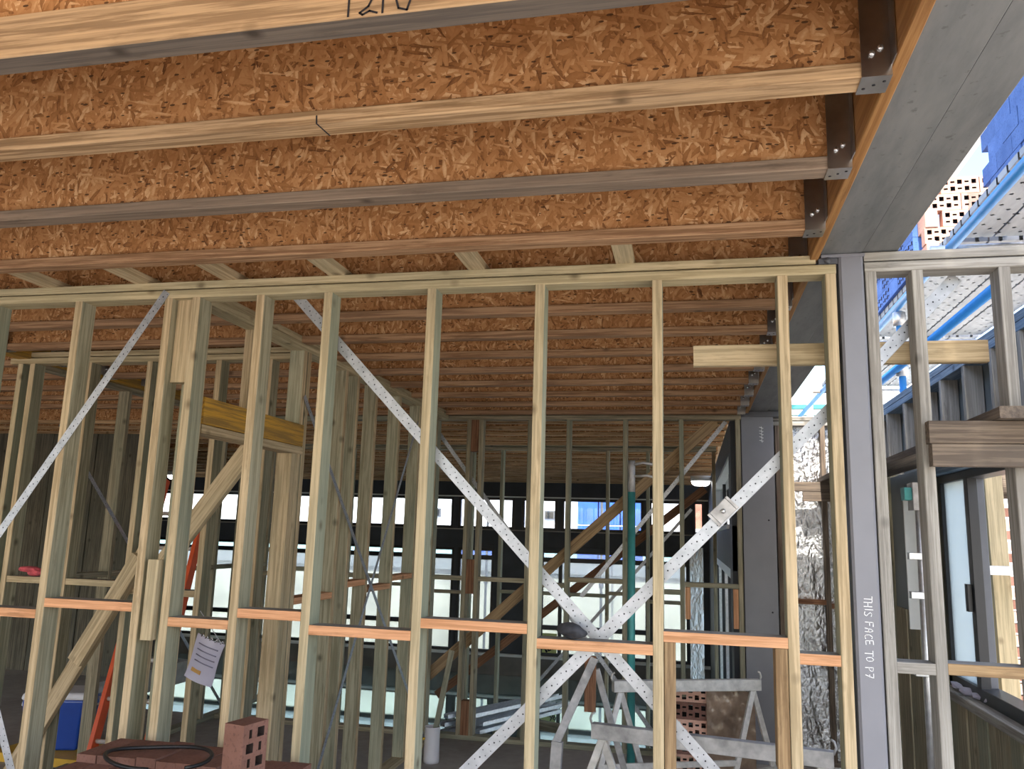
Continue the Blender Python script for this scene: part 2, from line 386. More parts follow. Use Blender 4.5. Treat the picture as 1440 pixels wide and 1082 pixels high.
# ------------------------------------------------------------------ setting
LOW = -1.13
def slab(name, p0, p1, mat, label=None):
    o = tb(name, p0, p1, mat, None, 0.001); return tag(o, label, kind='structure')
slab('ground', (-70, -40, -1.75), (70, 90, -1.5), 'ground', 'pale dusty ground around the building site')
slab('floor', (-13.0, -7.0, -0.25), (1.5, 6.92, 0.0), 'concrete', 'bare concrete slab under the wall frames')
slab('floor', (-13.0, 6.92, -0.25), (-6.1, 9.5, 0.0), 'concrete', 'bare concrete slab in the rooms at the left')
slab('floor', (-13.0, 6.93, -1.45), (1.5, 16.7, LOW), 'wet_concrete', 'wet shiny floor of the sunken room mirroring the windows')
slab('ceiling', (-13.0, -2.4, 2.972), (0.735, 16.7, 2.994), 'subfloor', 'particleboard floor sheets above the joists')
slab('wall_riser', (-6.1, 6.90, LOW), (0.4, 6.93, -0.001), 'concrete', 'concrete edge of the upper slab')

# ------------------------------------------------------------------ steel beam and columns
def beam(y0, y1, label):
    r = thing('steel_beam', (0.6, (y0 + y1) / 2, 2.706), label, 'steel beam')
    tb('bottom_flange', (0.46, y0, 2.707), (0.61, y1, 2.719), 'beam_steel', r)
    tb('bottom_plate', (0.612, y0, 2.714), (0.735, y1, 2.724), 'beam_steel', r)
    tb('web', (0.53, y0, 2.719), (0.54, y1, 2.96), 'beam_steel', r)
    tb('side_plate', (0.725, y0, 2.724), (0.735, y1, 2.96), 'beam_steel', r)
    tb('timber_packer', (0.432, y0, 2.690), (0.462, y1, 2.955), 'orange_ply', r)
    return r
beam(0.2, 7.0, 'long grey steel beam carrying the joist ends at the upper right')
c1 = thing('steel_column', (0.572, 3.04, 0), 'slim grey painted steel column with white chalk lettering', 'steel column')
tb('shaft', (0.530, 2.996, 0.012), (0.613, 3.086, 2.694), 'painted_steel', c1, 0.008)
tb('cap_plate', (0.470, 2.992, 2.694), (0.618, 3.09, 2.706), 'painted_steel', c1)
tb('base_plate', (0.49, 2.97, 0.0), (0.655, 3.11, 0.012), 'painted_steel', c1)
cl = tb('cleat', (0.462, 3.005, 2.672), (0.528, 3.012, 2.694), 'dark_steel', c1)
tubem('bolt', [(0.492, 3.004, 2.683), (0.492, 2.992, 2.683)], 0.011, 'dark_steel', c1, 6)
# THIS FACE TO P7 in chalk, written down the column, letters turned a quarter clockwise
GL = {'T': [[(0, 1), (.7, 1)], [(.35, 1), (.35, 0)]], 'H': [[(0, 1), (0, 0)], [(.55, 1), (.55, 0)], [(0, .5), (.55, .5)]], 'I': [[(.15, 1), (.15, 0)]],
      'S': [[(.55, .9), (.3, 1), (.05, .8), (.3, .52), (.55, .3), (.35, .02), (0, .1)]], 'F': [[(0, 0), (0, 1), (.55, 1)], [(0, .52), (.42, .55)]],
      'A': [[(0, 0), (.12, .8), (.35, 1), (.5, .7), (.45, 0)], [(.06, .45), (.47, .45)]], 'C': [[(.55, .9), (.3, 1), (.05, .6), (.1, .15), (.35, 0), (.58, .12)]],
      'E': [[(.5, 1), (0, .95), (.05, 0), (.55, .05)], [(.02, .5), (.42, .52)]], 'O': [[(.3, 1), (.05, .7), (.08, .2), (.32, 0), (.56, .3), (.52, .8), (.3, 1)]],
      'P': [[(.05, 0), (0, 1), (.4, .98), (.5, .72), (.3, .48), (.03, .45)]], '7': [[(0, 1), (.55, 1), (.2, 0)], [(.15, .5), (.45, .5)]],
      '1': [[(.2, 1), (.2, 0)]], '2': [[(.0, .8), (.25, 1), (.5, .75), (.3, .3), (.0, .08), (.1, 0), (.35, .12), (.62, .02)]], '0': [[(.3, 1), (.0, .6), (.15, .1), (.45, .0), (.6, .5), (.3, 1)]],
      'B': [[(0, 0), (0, 1), (.4, .95), (.42, .6), (0, .52), (.5, .4), (.48, .05), (0, 0)]], 'R': [[(0, 0), (0, 1), (.45, .9), (.4, .55), (0, .5), (.5, 0)]],
      'a': [[(.45, .55), (.1, .5), (.05, .1), (.4, .1), (.45, .6), (.5, 0)]], 'r': [[(.05, 0), (.05, .6), (.15, .5), (.4, .62)]], 'd': [[(.45, 1), (.45, 0), (.1, .02), (.05, .45), (.45, .5)]],
      'W': [[(0, 1), (.15, 0), (.3, .7), (.45, 0), (.6, 1)]], 'i': [[(.1, 0), (.1, .6)]], 'n': [[(.05, 0), (.05, .6), (.35, .6), (.4, 0)]], 'o': [[(.2, .6), (0, .3), (.2, 0), (.42, .3), (.2, .6)]], 'w': [[(0, .6), (.12, 0), (.25, .5), (.38, 0), (.5, .6)]], '&': [[(.5, 0), (.1, .7), (.25, 1), (.4, .8), (.05, .3), (.2, 0), (.5, .4)]]}
def letter_lines(txt, h, adv=0.78, jit=0.0):
    out = []; x = 0.0
    for ch in txt:
        if ch == ' ': x += h * 0.55; continue
        j = random.uniform(-jit, jit) * h
        for ln in GL[ch]: out.append([(x + a * h, b * h + j) for a, b in ln])
        x += h * (adv if ch != 'I' else 0.45)
    return out, x
ll, tot = letter_lines('THIS FACE TO P7', 0.0245, 0.80, 0.12)
strokes('chalk_lettering', ll, (0.563, 2.9955, 1.502), (-0.02, 0, -1), (1, 0, -0.02), 0.0026, 'chalk_paint', c1)
c2 = thing('steel_column', (0.53, 6.9, 0), 'broad grey steel column at the far end of the beam', 'steel column')
tb('face_plate', (0.402, 6.84, 0), (0.655, 6.852, 2.66), 'painted_steel', c2, 0.002)
tb('web', (0.50, 6.852, 0), (0.515, 7.0, 2.66), 'painted_steel', c2)
tb('back_plate', (0.402, 7.0, 0), (0.655, 7.012, 2.66), 'painted_steel', c2, 0.002)
tb('cap_plate', (0.385, 6.83, 2.66), (0.72, 7.02, 2.706), 'dark_steel', c2)
for (x, z) in ((0.60, 1.83), (0.61, 1.12)):
    tubem('bolt_hole', [(x, 6.8405, z), (x, 6.8385, z)], 0.007, 'black_marker', c2, 8)
sc = []
for i in range(5): sc.append([(0.012 * i + random.uniform(0, .004), 0.0), (0.012 * i + 0.006, 0.03)]); sc.append([(0.012 * i, 0.015), (0.012 * i + 0.01, 0.02)])
strokes('chalk_scribble', [[(a * 2.2, b) for a, b in l] for l in sc], (0.545, 6.8395, 2.58), (0, 0, -1), (1, 0, 0), 0.004, 'chalk_paint', c2)

# ------------------------------------------------------------------ I-joists
def ijoist(yb, x0, x1, mat, label, w=0.064, zb=2.668, hang=None, fh=0.037, group=None, zt=2.970, fz=None):
    r = thing('floor_joist', ((x0 + x1) / 2, yb - w / 2, zb), label, 'joist', group)
    tb('bottom_flange', (x0, yb - w, zb), (x1, yb, zb + fh), mat, r)
    tb('top_flange', (x0, yb - w, zt - 0.037), (x1, yb, zt), mat, r)
    tb('web', (x0, yb - w / 2 - 0.005, zb + fh), (x1, yb - w / 2 + 0.005, zt - 0.037), 'osb_board', r, 0.0005)
    for side in (hang or ()):
        e = x1 if side == 'r' else x0; s = -1 if side == 'r' else 1
        h0, h1 = e, e + s * 0.062
        a, b = min(h0, h1), max(h0, h1); ya, ybk = yb - w - 0.003, yb + 0.003
        V = []; F = []
        def bx(p, q):
            k0 = len(V); V.extend([(x, y, z) for x in (p[0], q[0]) for y in (p[1], q[1]) for z in (p[2], q[2])])
            F.extend([tuple(k0 + i for i in f) for f in ((0, 1, 3, 2), (4, 6, 7, 5), (0, 4, 5, 1), (2, 3, 7, 6), (0, 2, 6, 4), (1, 5, 7, 3))])
        bx((a, ya, zb - 0.003), (b, ybk, zb))
        bx((a, ya - 0.0015, zb - 0.003), (b, ya, zb + 0.27)); bx((a, ybk, zb - 0.003), (b, ybk + 0.0015, zb + 0.27))
        f0, f1 = (e - 0.002, e) if side == 'r' else (e, e + 0.002)
        bx((f0, ya - 0.045, zb + 0.02), (f1, ya, zb + 0.28)); bx((f0, ybk, zb + 0.02), (f1, ybk + 0.045, zb + 0.28))
        c = Vector(((a + b) / 2, yb - w / 2, zb))
        hg = mesh('joist_hanger', [Vector(v) - c for v in V], F, 'hanger_steel', r, Matrix.Translation(c))
        for (bxx, bz) in ((0.022, 0.062), (0.040, 0.050)):
            px = e + s * bxx
            tubem('bolt', [(px, ya - 0.0015, zb + bz), (px, ya - 0.007, zb + bz)], 0.0065, 'bolt_steel', hg, 8)
        for q in range(3):
            px = a + 0.012 + q * 0.019
            tubem('nail_hole', [(px, yb - w * (0.3 + 0.2 * q), zb - 0.003), (px, yb - w * (0.3 + 0.2 * q), zb - 0.0038)], 0.0042, 'black_marker', hg, 6)
    return r
ORD = ['first', 'second', 'third', 'fourth', 'fifth', 'sixth', 'seventh', 'eighth', 'ninth', 'tenth', 'eleventh', 'twelfth', 'thirteenth']
XL, XR = -4.05, 0.43
# nearest one: a taller solid bottom chord with the pencilled number
j0 = thing('floor_joist', (-1.8, 1.37, 2.668), 'nearest floor joist with a tall pale face and handwritten number', 'joist')
tb('bottom_chord', (XL, 1.342, 2.668), (XR, 1.403, 2.772), 'flange_pale', j0, faces={0: 'rough_plank'})
tb('web', (XL, 1.368, 2.772), (XR, 1.378, 2.933), 'osb_board', j0, 0.0005)
tb('top_flange', (XL, 1.342, 2.933), (XR, 1.403, 2.970), 'flange_brown', j0)
ll, tot = letter_lines('1210', 0.058, 0.62)
strokes('handwritten_number', ll, (-0.664, 1.3415, 2.672), (1, 0, 0), (0, 0, 1), 0.0045, 'black_marker', j0)
fm = ['flange_pale', 'flange_grey', 'flange_brown']
jl = ['pale I-joist with a split in its bottom flange, next to the numbered joist', 'grey-stained weathered I-joist running above the open floor',
      'brown I-joist just in front of the framed wall top plate', 'I-joist right behind the front wall top plate']
for i in range(12):
    lab = jl[i] if i < 4 else 'brown I-joist, %s one behind the front framed wall' % ORD[i - 3]
    jj = ijoist(1.79 + 0.4525 * i, XL, XR, fm[i] if i < 3 else 'flange_brown', lab, hang=('r', 'l') if i < 9 else ('r',))
    if i == 0: bar('finger_joint', (-0.905, 1.7255, 2.690), (-0.9035, 1.7255, 2.6675), 0.0012, 0.004, 'black_marker', jj); bar('finger_joint', (-0.9035, 1.7255, 2.6676), (-0.897, 1.79, 2.6676), 0.0012, 0.004, 'black_marker', jj, (0, 0, 1))
for i in range(5):
    ijoist(7.35 + 0.46 * i, -12.9, 0.33, 'flange_pale', 'dark I-joist, %s one beyond the middle stud wall' % ORD[i])
for i in range(11):
    ijoist(9.95 + 0.6 * i, -12.9, 0.31, 'flange_pale', 'dark I-joist above the sunken room, %s from the third stud wall' % ORD[i], zb=2.655)
for i in range(6):
    ijoist(4.05 + 0.4525 * i, -12.9, -4.16, 'flange_brown', 'shaded I-joist over the left-hand rooms, %s from the front' % ORD[i])
lv = thing('lvl_beam', (-4.1, 4, 2.668), 'yellow laminated timber beam carrying the left joist ends', 'timber beam')
tb('beam', (-4.15, 0.3, 2.664), (-4.055, 6.9, 2.968), 'yellow_lvl', lv)
# flat blocks laid from the joist flange onto the wall plate
for i, x in enumerate((-2.83, -2.36, -1.93, -1.44, -0.84, -0.25)):
    o = tb('ceiling_block', (x - 0.025, 2.70, 2.7065), (x + 0.045, 3.12, 2.7415), 'treated_pine')
    tag(o, 'short flat timber block between joist and wall plate, %s from the left' % ORD[i], 'timber block', 'blocks on the front wall plate')

# ------------------------------------------------------------------ front stud wall
w1s = [-3.128, -2.674, -2.222, -2.088, -1.785, -1.478, -1.029, -0.587, -0.137, 0.315, 0.482]
w1 = frame_x('stud_wall', 3.0, -3.7, 0.520, w1s, 0.0, ZP, 'open pine stud wall across the foreground left of the slim column', top_x1=0.452)
def nog(r, xa, xb, zt, y0=3.0, mat='noggin_pine', d=0.09): tb('noggin', (xa, y0 + 0.001, zt - 0.036), (xb, y0 + d - 0.001, zt), mat, r, 0.0015, 'noggin_top')
UP, LO = 1.353, 1.305
nog(w1, -2.637, -2.222, UP); nog(w1, -1.748, -1.478, UP); nog(w1, -0.992, -0.587, UP); nog(w1, -0.100, 0.315, UP)
nog(w1, -3.091, -2.674, LO); nog(w1, -2.051, -1.785, LO); nog(w1, -1.441, -1.029, LO); nog(w1, -0.550, -0.137, LO); nog(w1, 0.352, 0.482, LO)
tb('packing_block', (-2.185, 3.040, 2.27), (-2.088, 3.088, ZP), 'treated_pine', w1)
tb('packing_block', (-2.157, 2.982, 1.213), (-2.108, 3.018, 1.528), 'treated_pine', w1)
tb('jack_stud', (-0.098, 3.002, 0.035), (-0.060, 3.088, 1.316), 'brown_pine', w1)
tb('jack_stud', (0.272, 3.002, 0.93), (0.313, 3.088, 1.316), 'brown_pine', w1)
def strap(name, a, b, w, parent, normal=(0, 1, 0)): return bar(name, a, b, 0.0016, w, 'perforated_strap', parent, normal, 0.0002)
strap('strap_brace', (-2.215, 2.998, 2.663), (-3.60, 2.998, 0.545), 0.036, w1)
strap('strap_brace', (-3.05, 2.996, 1.42), (-2.66, 2.996, 0.62), 0.036, w1)
sA = strap('strap_brace', (-1.665, 3.0925, 2.668), (0.33, 3.0925, 0.615), 0.043, w1)
sB = strap('strap_brace', (0.500, 3.0945, 2.155), (-1.567, 3.0945, 0.05), 0.046, w1)
d = Vector((-1.752, 0, -1.802)).normalized(); tp = Vector((0.112, 3.0885, 1.776))
tn = bar('tensioner', tp - d * 0.038, tp + d * 0.038, 0.012, 0.058, 'dull_aluminium', w1)
bar('clamp_lip', tp + d * 0.040, tp + d * 0.050, 0.016, 0.060, 'dull_aluminium', tn)
bar('clamp_lip', tp - d * 0.050, tp - d * 0.040, 0.016, 0.060, 'dull_aluminium', tn)
tubem('bolt', [tp - Vector((0, 0.005, 0)), tp - Vector((0, 0.016, 0))], 0.009, 'bolt_steel', tn, 8)
bd = tag(tb('brace_board', (0.013, 3.098, 2.320), (1.033, 3.133, 2.400), 'treated_pine'), 'pale horizontal board nailed behind the studs and column, upper right', 'timber board')

# right panel, beyond the column
w1r = frame_x('stud_wall', 3.0, 0.617, 2.3, [0.618, 0.772, 1.051, 1.50, 1.95], 0.0, ZP + 0.002, 'weathered stud wall panel to the right of the lettered column', 'weathered_pine', 'weathered_pine')
nog(w1r, 0.655, 0.772, 1.296, mat='weathered_pine'); nog(w1r, 0.809, 1.051, 1.300, mat='brown_pine'); nog(w1r, 1.088, 1.50, 1.30, mat='brown_pine')
strap('strap_brace', (0.945, 3.0945, 2.634), (0.625, 3.0945, 2.285), 0.046, w1r)

# ------------------------------------------------------------------ second wall
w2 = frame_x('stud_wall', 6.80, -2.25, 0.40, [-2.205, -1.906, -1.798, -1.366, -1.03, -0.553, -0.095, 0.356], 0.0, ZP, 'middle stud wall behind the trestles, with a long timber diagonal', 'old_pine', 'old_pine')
for (xa, xb, z) in ((-2.168, -1.906, 1.30), (-1.761, -1.366, 1.30), (-1.329, -1.03, 1.275), (-0.993, -0.553, 1.325), (-0.516, -0.095, 1.26), (-0.058, 0.356, 1.325)):
    nog(w2, xa, xb, z, 6.8, 'old_pine')
for (z0, z1) in ((2.358, ZP), (1.158, 1.44), (0.035, 0.30)): tb('packing_block', (-1.869, 6.805, z0), (-1.798, 6.885, z1), 'red_lvl', w2)
tb('packing_block', (-0.056, 6.805, 1.04), (-0.015, 6.885, 1.285), 'noggin_pine', w2); tb('packing_block', (0.315, 6.805, 0.985), (0.354, 6.885, 1.285), 'noggin_pine', w2)
bar('diagonal_brace', (0.20, 6.91, 2.632), (-2.20, 6.91, 0.46), 0.035, 0.09, 'brown_pine', w2)
strap('strap_brace', (0.285, 6.896, 2.63), (-0.90, 6.896, 1.17), 0.034, w2); strap('strap_brace', (-2.2, 6.8965, 2.54), (-0.18, 6.8965, -0.02), 0.034, w2)
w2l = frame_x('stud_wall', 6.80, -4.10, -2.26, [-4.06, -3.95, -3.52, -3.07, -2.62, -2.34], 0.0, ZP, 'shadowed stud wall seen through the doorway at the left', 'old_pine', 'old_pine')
for (xa, xb) in ((-3.91, -3.52), (-3.48, -3.07), (-3.03, -2.62)): nog(w2l, xa, xb, 1.3 + random.uniform(-.03, .03), 6.8, 'old_pine')

# ------------------------------------------------------------------ third wall, standing in the sunken room
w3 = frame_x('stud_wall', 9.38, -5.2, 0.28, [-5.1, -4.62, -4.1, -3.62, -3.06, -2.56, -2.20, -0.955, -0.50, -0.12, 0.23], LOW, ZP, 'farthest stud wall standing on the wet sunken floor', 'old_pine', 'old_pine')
for (xa, xb, z) in ((-3.58, -3.06, 1.05), (-3.02, -2.56, 0.99), (-2.16, -0.955, 1.02), (-0.92, -0.50, 1.05), (-0.46, -0.12, 0.98)): nog(w3, xa, xb, z, 9.38, 'old_pine')
bar('diagonal_brace', (0.15, 9.49, 2.22), (-2.9, 9.49, -0.20), 0.035, 0.09, 'red_lvl', w3)
strap('strap_brace', (-2.3, 9.475, 1.885), (-0.5, 9.475, 0.01), 0.034, w3); strap('strap_brace', (0.0, 9.477, 1.99), (-2.1, 9.477, -0.42), 0.034, w3)

# ------------------------------------------------------------------ partition with the doorway, receding on the left of the middle room
p1 = frame_y('stud_wall', -2.165, 3.092, 6.79, [3.094, 4.035, 4.085, 4.60, 4.78, 5.10, 5.56, 6.02, 6.45], 0.0, ZP, 'receding stud partition with a doorway under a yellow lintel', skip=4.03)
for (ya, yb, z) in ((4.125, 4.60, 1.30), (4.82, 5.10, 1.35), (5.14, 5.56, 1.30), (5.60, 6.02, 1.35), (6.06, 6.45, 1.30)):
    tb('noggin', (-2.164, ya, z - 0.036), (-2.076, yb, z), 'noggin_pine', p1, 0.0015, 'noggin_top')
ln = tb('lintel', (-2.118, 3.135, 2.104), (-2.068, 4.075, 2.222), 'yellow_lvl', p1)
tb('lintel_plate', (-2.163, 3.135, 2.062), (-2.072, 4.09, 2.102), 'treated_pine', p1)
tb('cripple_stud', (-2.163, 3.56, 2.104), (-2.122, 3.60, ZP), 'treated_pine', p1)
strap('strap_brace', (-2.066, 4.05, 2.38), (-2.066, 6.55, 0.0), 0.03, p1, (1, 0, 0)); strap('strap_brace', (-2.0645, 5.95, 2.50), (-2.0645, 4.40, 0.12), 0.03, p1, (1, 0, 0))
tb('jamb_facing', (-2.163, 3.972, 0.0), (-2.075, 4.033, 2.06), 'treated_pine', p1)

# ------------------------------------------------------------------ left rooms
l1 = frame_x('stud_wall', 4.24, -4.2, -2.17, [-4.141, -4.052, -3.64, -3.215, -2.75, -2.42], 0.0, ZP, 'second-row stud wall at the far left with a red rag on its noggin', 'treated_pine')
for (xa, xb, z) in ((-4.01, -3.64, 1.335), (-3.60, -3.215, 1.335), (-3.17, -2.75, 1.30)): nog(l1, xa, xb, z, 4.24, 'treated_pine')
bar('diagonal_brace', (-3.05, 4.215, 1.54), (-3.86, 4.215, 0.12), 0.035, 0.09, 'treated_pine', l1)
bar('diagonal_brace', (-3.08, 4.180, 1.48), (-3.42, 4.180, 0.885), 0.033, 0.09, 'treated_pine', l1)
p2 = frame_y('stud_wall', -4.195, 4.335, 8.0, [4.80, 5.25, 5.70, 6.15, 6.60, 7.05, 7.5], 0.0, ZP, 'receding stud partition deep in the left-hand rooms', 'old_pine', 'old_pine')
for i in range(6): tb('noggin', (-4.19, 4.84 + 0.45 * i, 1.28), (-4.11, 5.25 + 0.45 * i, 1.315), 'old_pine', p2)
strap('strap_brace', (-4.098, 4.6, 2.3), (-4.098, 6.9, 0.1), 0.03, p2, (1, 0, 0))
bw = thing('wall_boards', (-9.6, 8.15, 0), None, None, kind='structure'); bw['label'] = 'dark wall of upright boards closing the left-hand rooms'
for i in range(23):
    x = -13.0 + i * 0.3
    tb('board', (x, 8.12 + random.uniform(0, .02), 0.0), (x + 0.29, 8.16, 2.66), 'dark_board', bw)
slab('wall_left', (-13.1, -2.4, -1.4), (-13.0, 16.7, 2.99), 'dark_wall', 'dark outer wall far at the left')
db = thing('timber_prop', (-2.6, 3.62, 0), 'slanting timber prop beyond the doorway under the yellow lintel', 'timber prop')
bar('prop', (-2.10, 3.62, 2.07), (-2.62, 3.62, 1.35), 0.035, 0.09, 'treated_pine', db)
bar('prop_leg', (-2.60, 3.62, 1.38), (-2.60, 3.62, 0.0), 0.035, 0.09, 'treated_pine', db)

# ------------------------------------------------------------------ far facade of the sunken room
YF = 16.5
fw = thing('wall_far', (-5, YF, LOW), None, None, kind='structure'); fw['label'] = 'dark far wall holding two rows of windows'
tb('header', (-13, YF, 2.40), (0.5, YF + 0.2, 2.97), 'dark_wall', fw)
tb('spandrel', (-13, YF - 0.03, 1.40), (0.5, YF + 0.2, 1.70), 'dark_wall', fw)
tb('dado', (-13, YF, LOW), (0.5, YF + 0.2, -0.76), 'dado_board', fw)
tb('sill_board', (-13, YF - 0.09, -0.76), (0.5, YF + 0.2, -0.71), 'white_paint', fw)
tb('ledge', (-13, YF - 0.06, 1.70), (0.5, YF + 0.2, 1.725), 'weathered_pine', fw)
tb('head_strip', (-13, YF - 0.05, 2.375), (0.5, YF + 0.2, 2.40), 'white_paint', fw)  # thin white-painted strip over the upper windows
tb('ledge', (-13, YF - 0.05, 1.335), (0.5, YF + 0.2, 1.40), 'dark_wall', fw)
wi = [0]
def window(x0, x1, z0, z1, mulls, trans, gl, label):
    wi[0] += 1
    r = thing('window_%d' % wi[0], ((x0 + x1) / 2, YF + 0.05, z0), kind='structure'); r['label'] = label
    t = 0.055
    tb('frame_sill', (x0, YF + 0.02, z0), (x1, YF + 0.1, z0 + t), 'black_frame', r); tb('frame_head', (x0, YF + 0.02, z1 - t), (x1, YF + 0.1, z1), 'black_frame', r)
    for x in (x0, x1 - t): tb('frame_jamb', (x, YF + 0.02, z0), (x + t, YF + 0.1, z1), 'black_frame', r)
    xs = [x0 + t] + list(mulls) + [x1 - t]; zs = [z0 + t] + list(trans) + [z1 - t]
    for m in mulls: tb('mullion', (m - 0.035, YF + 0.025, z0), (m + 0.035, YF + 0.095, z1), 'black_frame', r)
    for q in trans: tb('transom', (x0, YF + 0.025, q - 0.045), (x1, YF + 0.095, q + 0.045), 'black_frame', r)
    for i in range(len(xs) - 1):
        for j in range(len(zs) - 1):
            tb('pane', (xs[i], YF + 0.055, zs[j]), (xs[i + 1], YF + 0.061, zs[j + 1]), gl, r, 0.0005)
    return r
def pier(x0, x1, z0, z1): tb('pier', (x0, YF, z0), (x1, YF + 0.2, z1), 'dark_wall', fw)
LW = [(-12.9, -10.6), (-10.4, -7.75), (-7.25, -4.80), (-4.72, -3.95), (-2.98, -0.84), (-0.80, -0.06)]
for i, (a, b) in enumerate(LW):
    window(a, b, -0.71, 1.335, [(a + b) / 2 - 0.3] if b - a > 1.5 and i != 4 else ([-2.58] if i == 4 else []), [-0.17, 1.15], 'dusty_glass', 'tall lower window in the far wall, %s from the left' % ORD[i])
    nx = LW[i + 1][0] if i < 5 else 0.5
    pier(b, nx, -0.71, 1.335)
UW = [(-12.9, -9.0), (-8.9, -6.95), (-6.75, -4.85), (-4.75, -3.55), (-3.40, -2.66), (-2.58, -0.93), (-0.83, -0.10), (0.02, 0.25)]
for i, (a, b) in enumerate(UW):
    window(a, b, 1.725, 2.375, [], [], 'clear_glass', 'shallow upper window in the far wall, %s from the left' % ORD[i])
    nx = UW[i + 1][0] if i < 7 else 0.5
    pier(b, nx, 1.725, 2.375)
stk = thing('window_sticker', (-2.75, YF, -0.60), 'pale yellow-green maker sticker with black lettering on a far window', 'sticker')
tb('sheet', (-2.95, YF + 0.045, -0.66), (-2.63, YF + 0.050, -0.28), 'sticker_yellow', stk, 0.0005)
ca, sa = math.cos(math.radians(28)), math.sin(math.radians(28))
l1t, _ = letter_lines('Brada', 0.12, 0.62); l2t, _ = letter_lines('Window &', 0.07, 0.62)
strokes('lettering', l1t, (-2.92, YF + 0.044, -0.58), (ca, 0, sa), (-sa, 0, ca), 0.022, 'black_marker', stk)
strokes('lettering', l2t, (-2.84, YF + 0.044, -0.65), (ca * .6, 0, sa * .6), (-sa, 0, ca), 0.012, 'black_marker', stk)

# right-hand wall of the sunken room with its high window and sliding doors
rw = thing('wall_right', (0.36, 12, LOW), None, None, kind='structure'); rw['label'] = 'dark right-hand wall of the sunken room'
tb('wall_panel', (0.32, 6.95, 2.40), (0.45, 16.5, 2.655), 'dark_wall', rw); tb('wall_panel', (0.32, 6.95, 1.42), (0.45, 16.5, 1.78), 'dark_wall', rw)
tb('wall_panel', (0.32, 12.65, LOW), (0.45, 16.5, 2.40), 'dark_wall', rw); tb('wall_panel', (0.32, 6.95, LOW), (0.45, 7.35, 2.40), 'dark_wall', rw)
hw = thing('window_20', (0.38, 10, 1.78), kind='structure'); hw['label'] = 'high narrow window with pale reveal in the right-hand wall'
tb('sill', (0.30, 7.4, 1.76), (0.45, 12.65, 1.80), 'white_paint', hw); tb('head', (0.325, 7.4, 2.37), (0.45, 12.65, 2.41), 'white_paint', hw); tb('reveal', (0.32, 12.60, 1.79), (0.45, 12.65, 2.38), 'white_paint', hw)
for y in (9.2, 11.0): tb('mullion', (0.40, y, 1.79), (0.45, y + 0.07, 2.38), 'black_frame', hw)
tb('pane', (0.42, 7.4, 1.80), (0.426, 12.6, 2.37), 'clear_glass', hw, 0.0005)
sdr = thing('door_1', (0.38, 10, LOW), kind='structure'); sdr['label'] = 'black-framed sliding doors in the right-hand wall of the sunken room'
for i, y in enumerate((7.35, 8.1, 8.9, 9.8, 10.8, 11.7, 12.58)):
    tb('stile', (0.33, y, LOW), (0.43, y + 0.09, 1.42), 'black_frame' if i % 2 else 'galvanised', sdr)
tb('head_track', (0.32, 7.35, 1.34), (0.44, 12.65, 1.43), 'galvanised', sdr); tb('sill_track', (0.32, 7.35, LOW), (0.44, 12.65, LOW + 0.06), 'black_frame', sdr)
for i in range(6):
    ys = (7.35, 8.1, 8.9, 9.8, 10.8, 11.7, 12.58)
    tb('pane', (0.38, ys[i] + 0.09, LOW + 0.06), (0.386, ys[i + 1], 1.34), 'dusty_glass' if i < 2 else 'sash_glass', sdr, 0.0005)
for i, x in enumerate((-0.03, 0.20)):   # dark uprights beside the wrapped panel
    pass
def sheet(name, org, ux, uy, nu, nv, amp, mat, parent, seed=0, thick=0.004):
    rnd = random.Random(seed); org, ux, uy = Vector(org), Vector(ux), Vector(uy); n = ux.cross(uy).normalized()
    ph = [(rnd.uniform(3, 26), rnd.uniform(3, 26), rnd.uniform(0, 6.3), rnd.uniform(.3, 1)) for _ in range(9)]
    V = []; F = []
    for j in range(nv + 1):
        for i in range(nu + 1):
            u, v = i / nu, j / nv
            h = sum(a * (1 - abs(math.sin(fx * u + fy * v + p))) for fx, fy, p, a in ph) / 5
            V.append(org + ux * u + uy * v + n * (h * amp + rnd.uniform(0, amp * 0.25)))
    for j in range(nv):
        for i in range(nu):
            a = j * (nu + 1) + i; F.append((a, a + 1, a + nu + 2, a + nu + 1))
    k0 = len(V); V += [v - n * thick for v in V]; F += [tuple(k0 + q for q in f[::-1]) for f in F]
    c = org + ux * 0.5 + uy * 0.5
    return mesh(name, [v - c for v in V], F, mat, parent, Matrix.Translation(c), True)
wp = thing('wrapped_panel', (0.0, 13.6, LOW), 'tall narrow panel in wrinkled clear plastic in front of the far doors', 'wrapped panel')
tb('core', (-0.02, 10.62, LOW), (0.125, 10.68, 1.42), 'grey_panel', wp)
sheet('plastic_wrap', (-0.03, 10.61, LOW), (0.165, 0, 0), (0, 0, 2.68), 8, 60, 0.02, 'foil', wp, 3)

# outside, beyond the far windows
nb = thing('neighbour_house', (-6, 26, -1.5), 'white rendered neighbouring house seen through the far windows', 'building')
tb('wall', (-24, 26, -1.5), (8, 26.4, 6.5), 'white_render', nb)
for x in (-16.5, -12.4, -8.4, -4.6, -1.9):
    wdw = tb('window', (x, 25.93, 2.12), (x + 0.34, 26.0, 2.38), 'dark_steel', nb); tb('pane', (x + 0.05, 25.90, 2.16), (x + 0.29, 25.93, 2.34), 'black_frame', wdw)
tb('plinth_band', (-24, 25.9, 0.9), (8, 26.0, 1.35), 'pale_teal', nb)
bt = thing('blue_brick_pallet', (-2, 24, 0.8), 'tall blue-wrapped pallet stack outside the far upper windows', 'pallet stack')
for i in range(3):
    for j in range(4): tb('wrapped_pack', (-3.2 + 0.62 * i, 23.5, -1.5 + 1.15 * j), (-2.62 + 0.62 * i, 24.1, -0.38 + 1.15 * j), 'blue_wrap', bt)
bt2 = thing('blue_brick_pallet', (-7, 24, 0.8), 'lower blue-wrapped pallet stack outside the left upper windows', 'pallet stack')
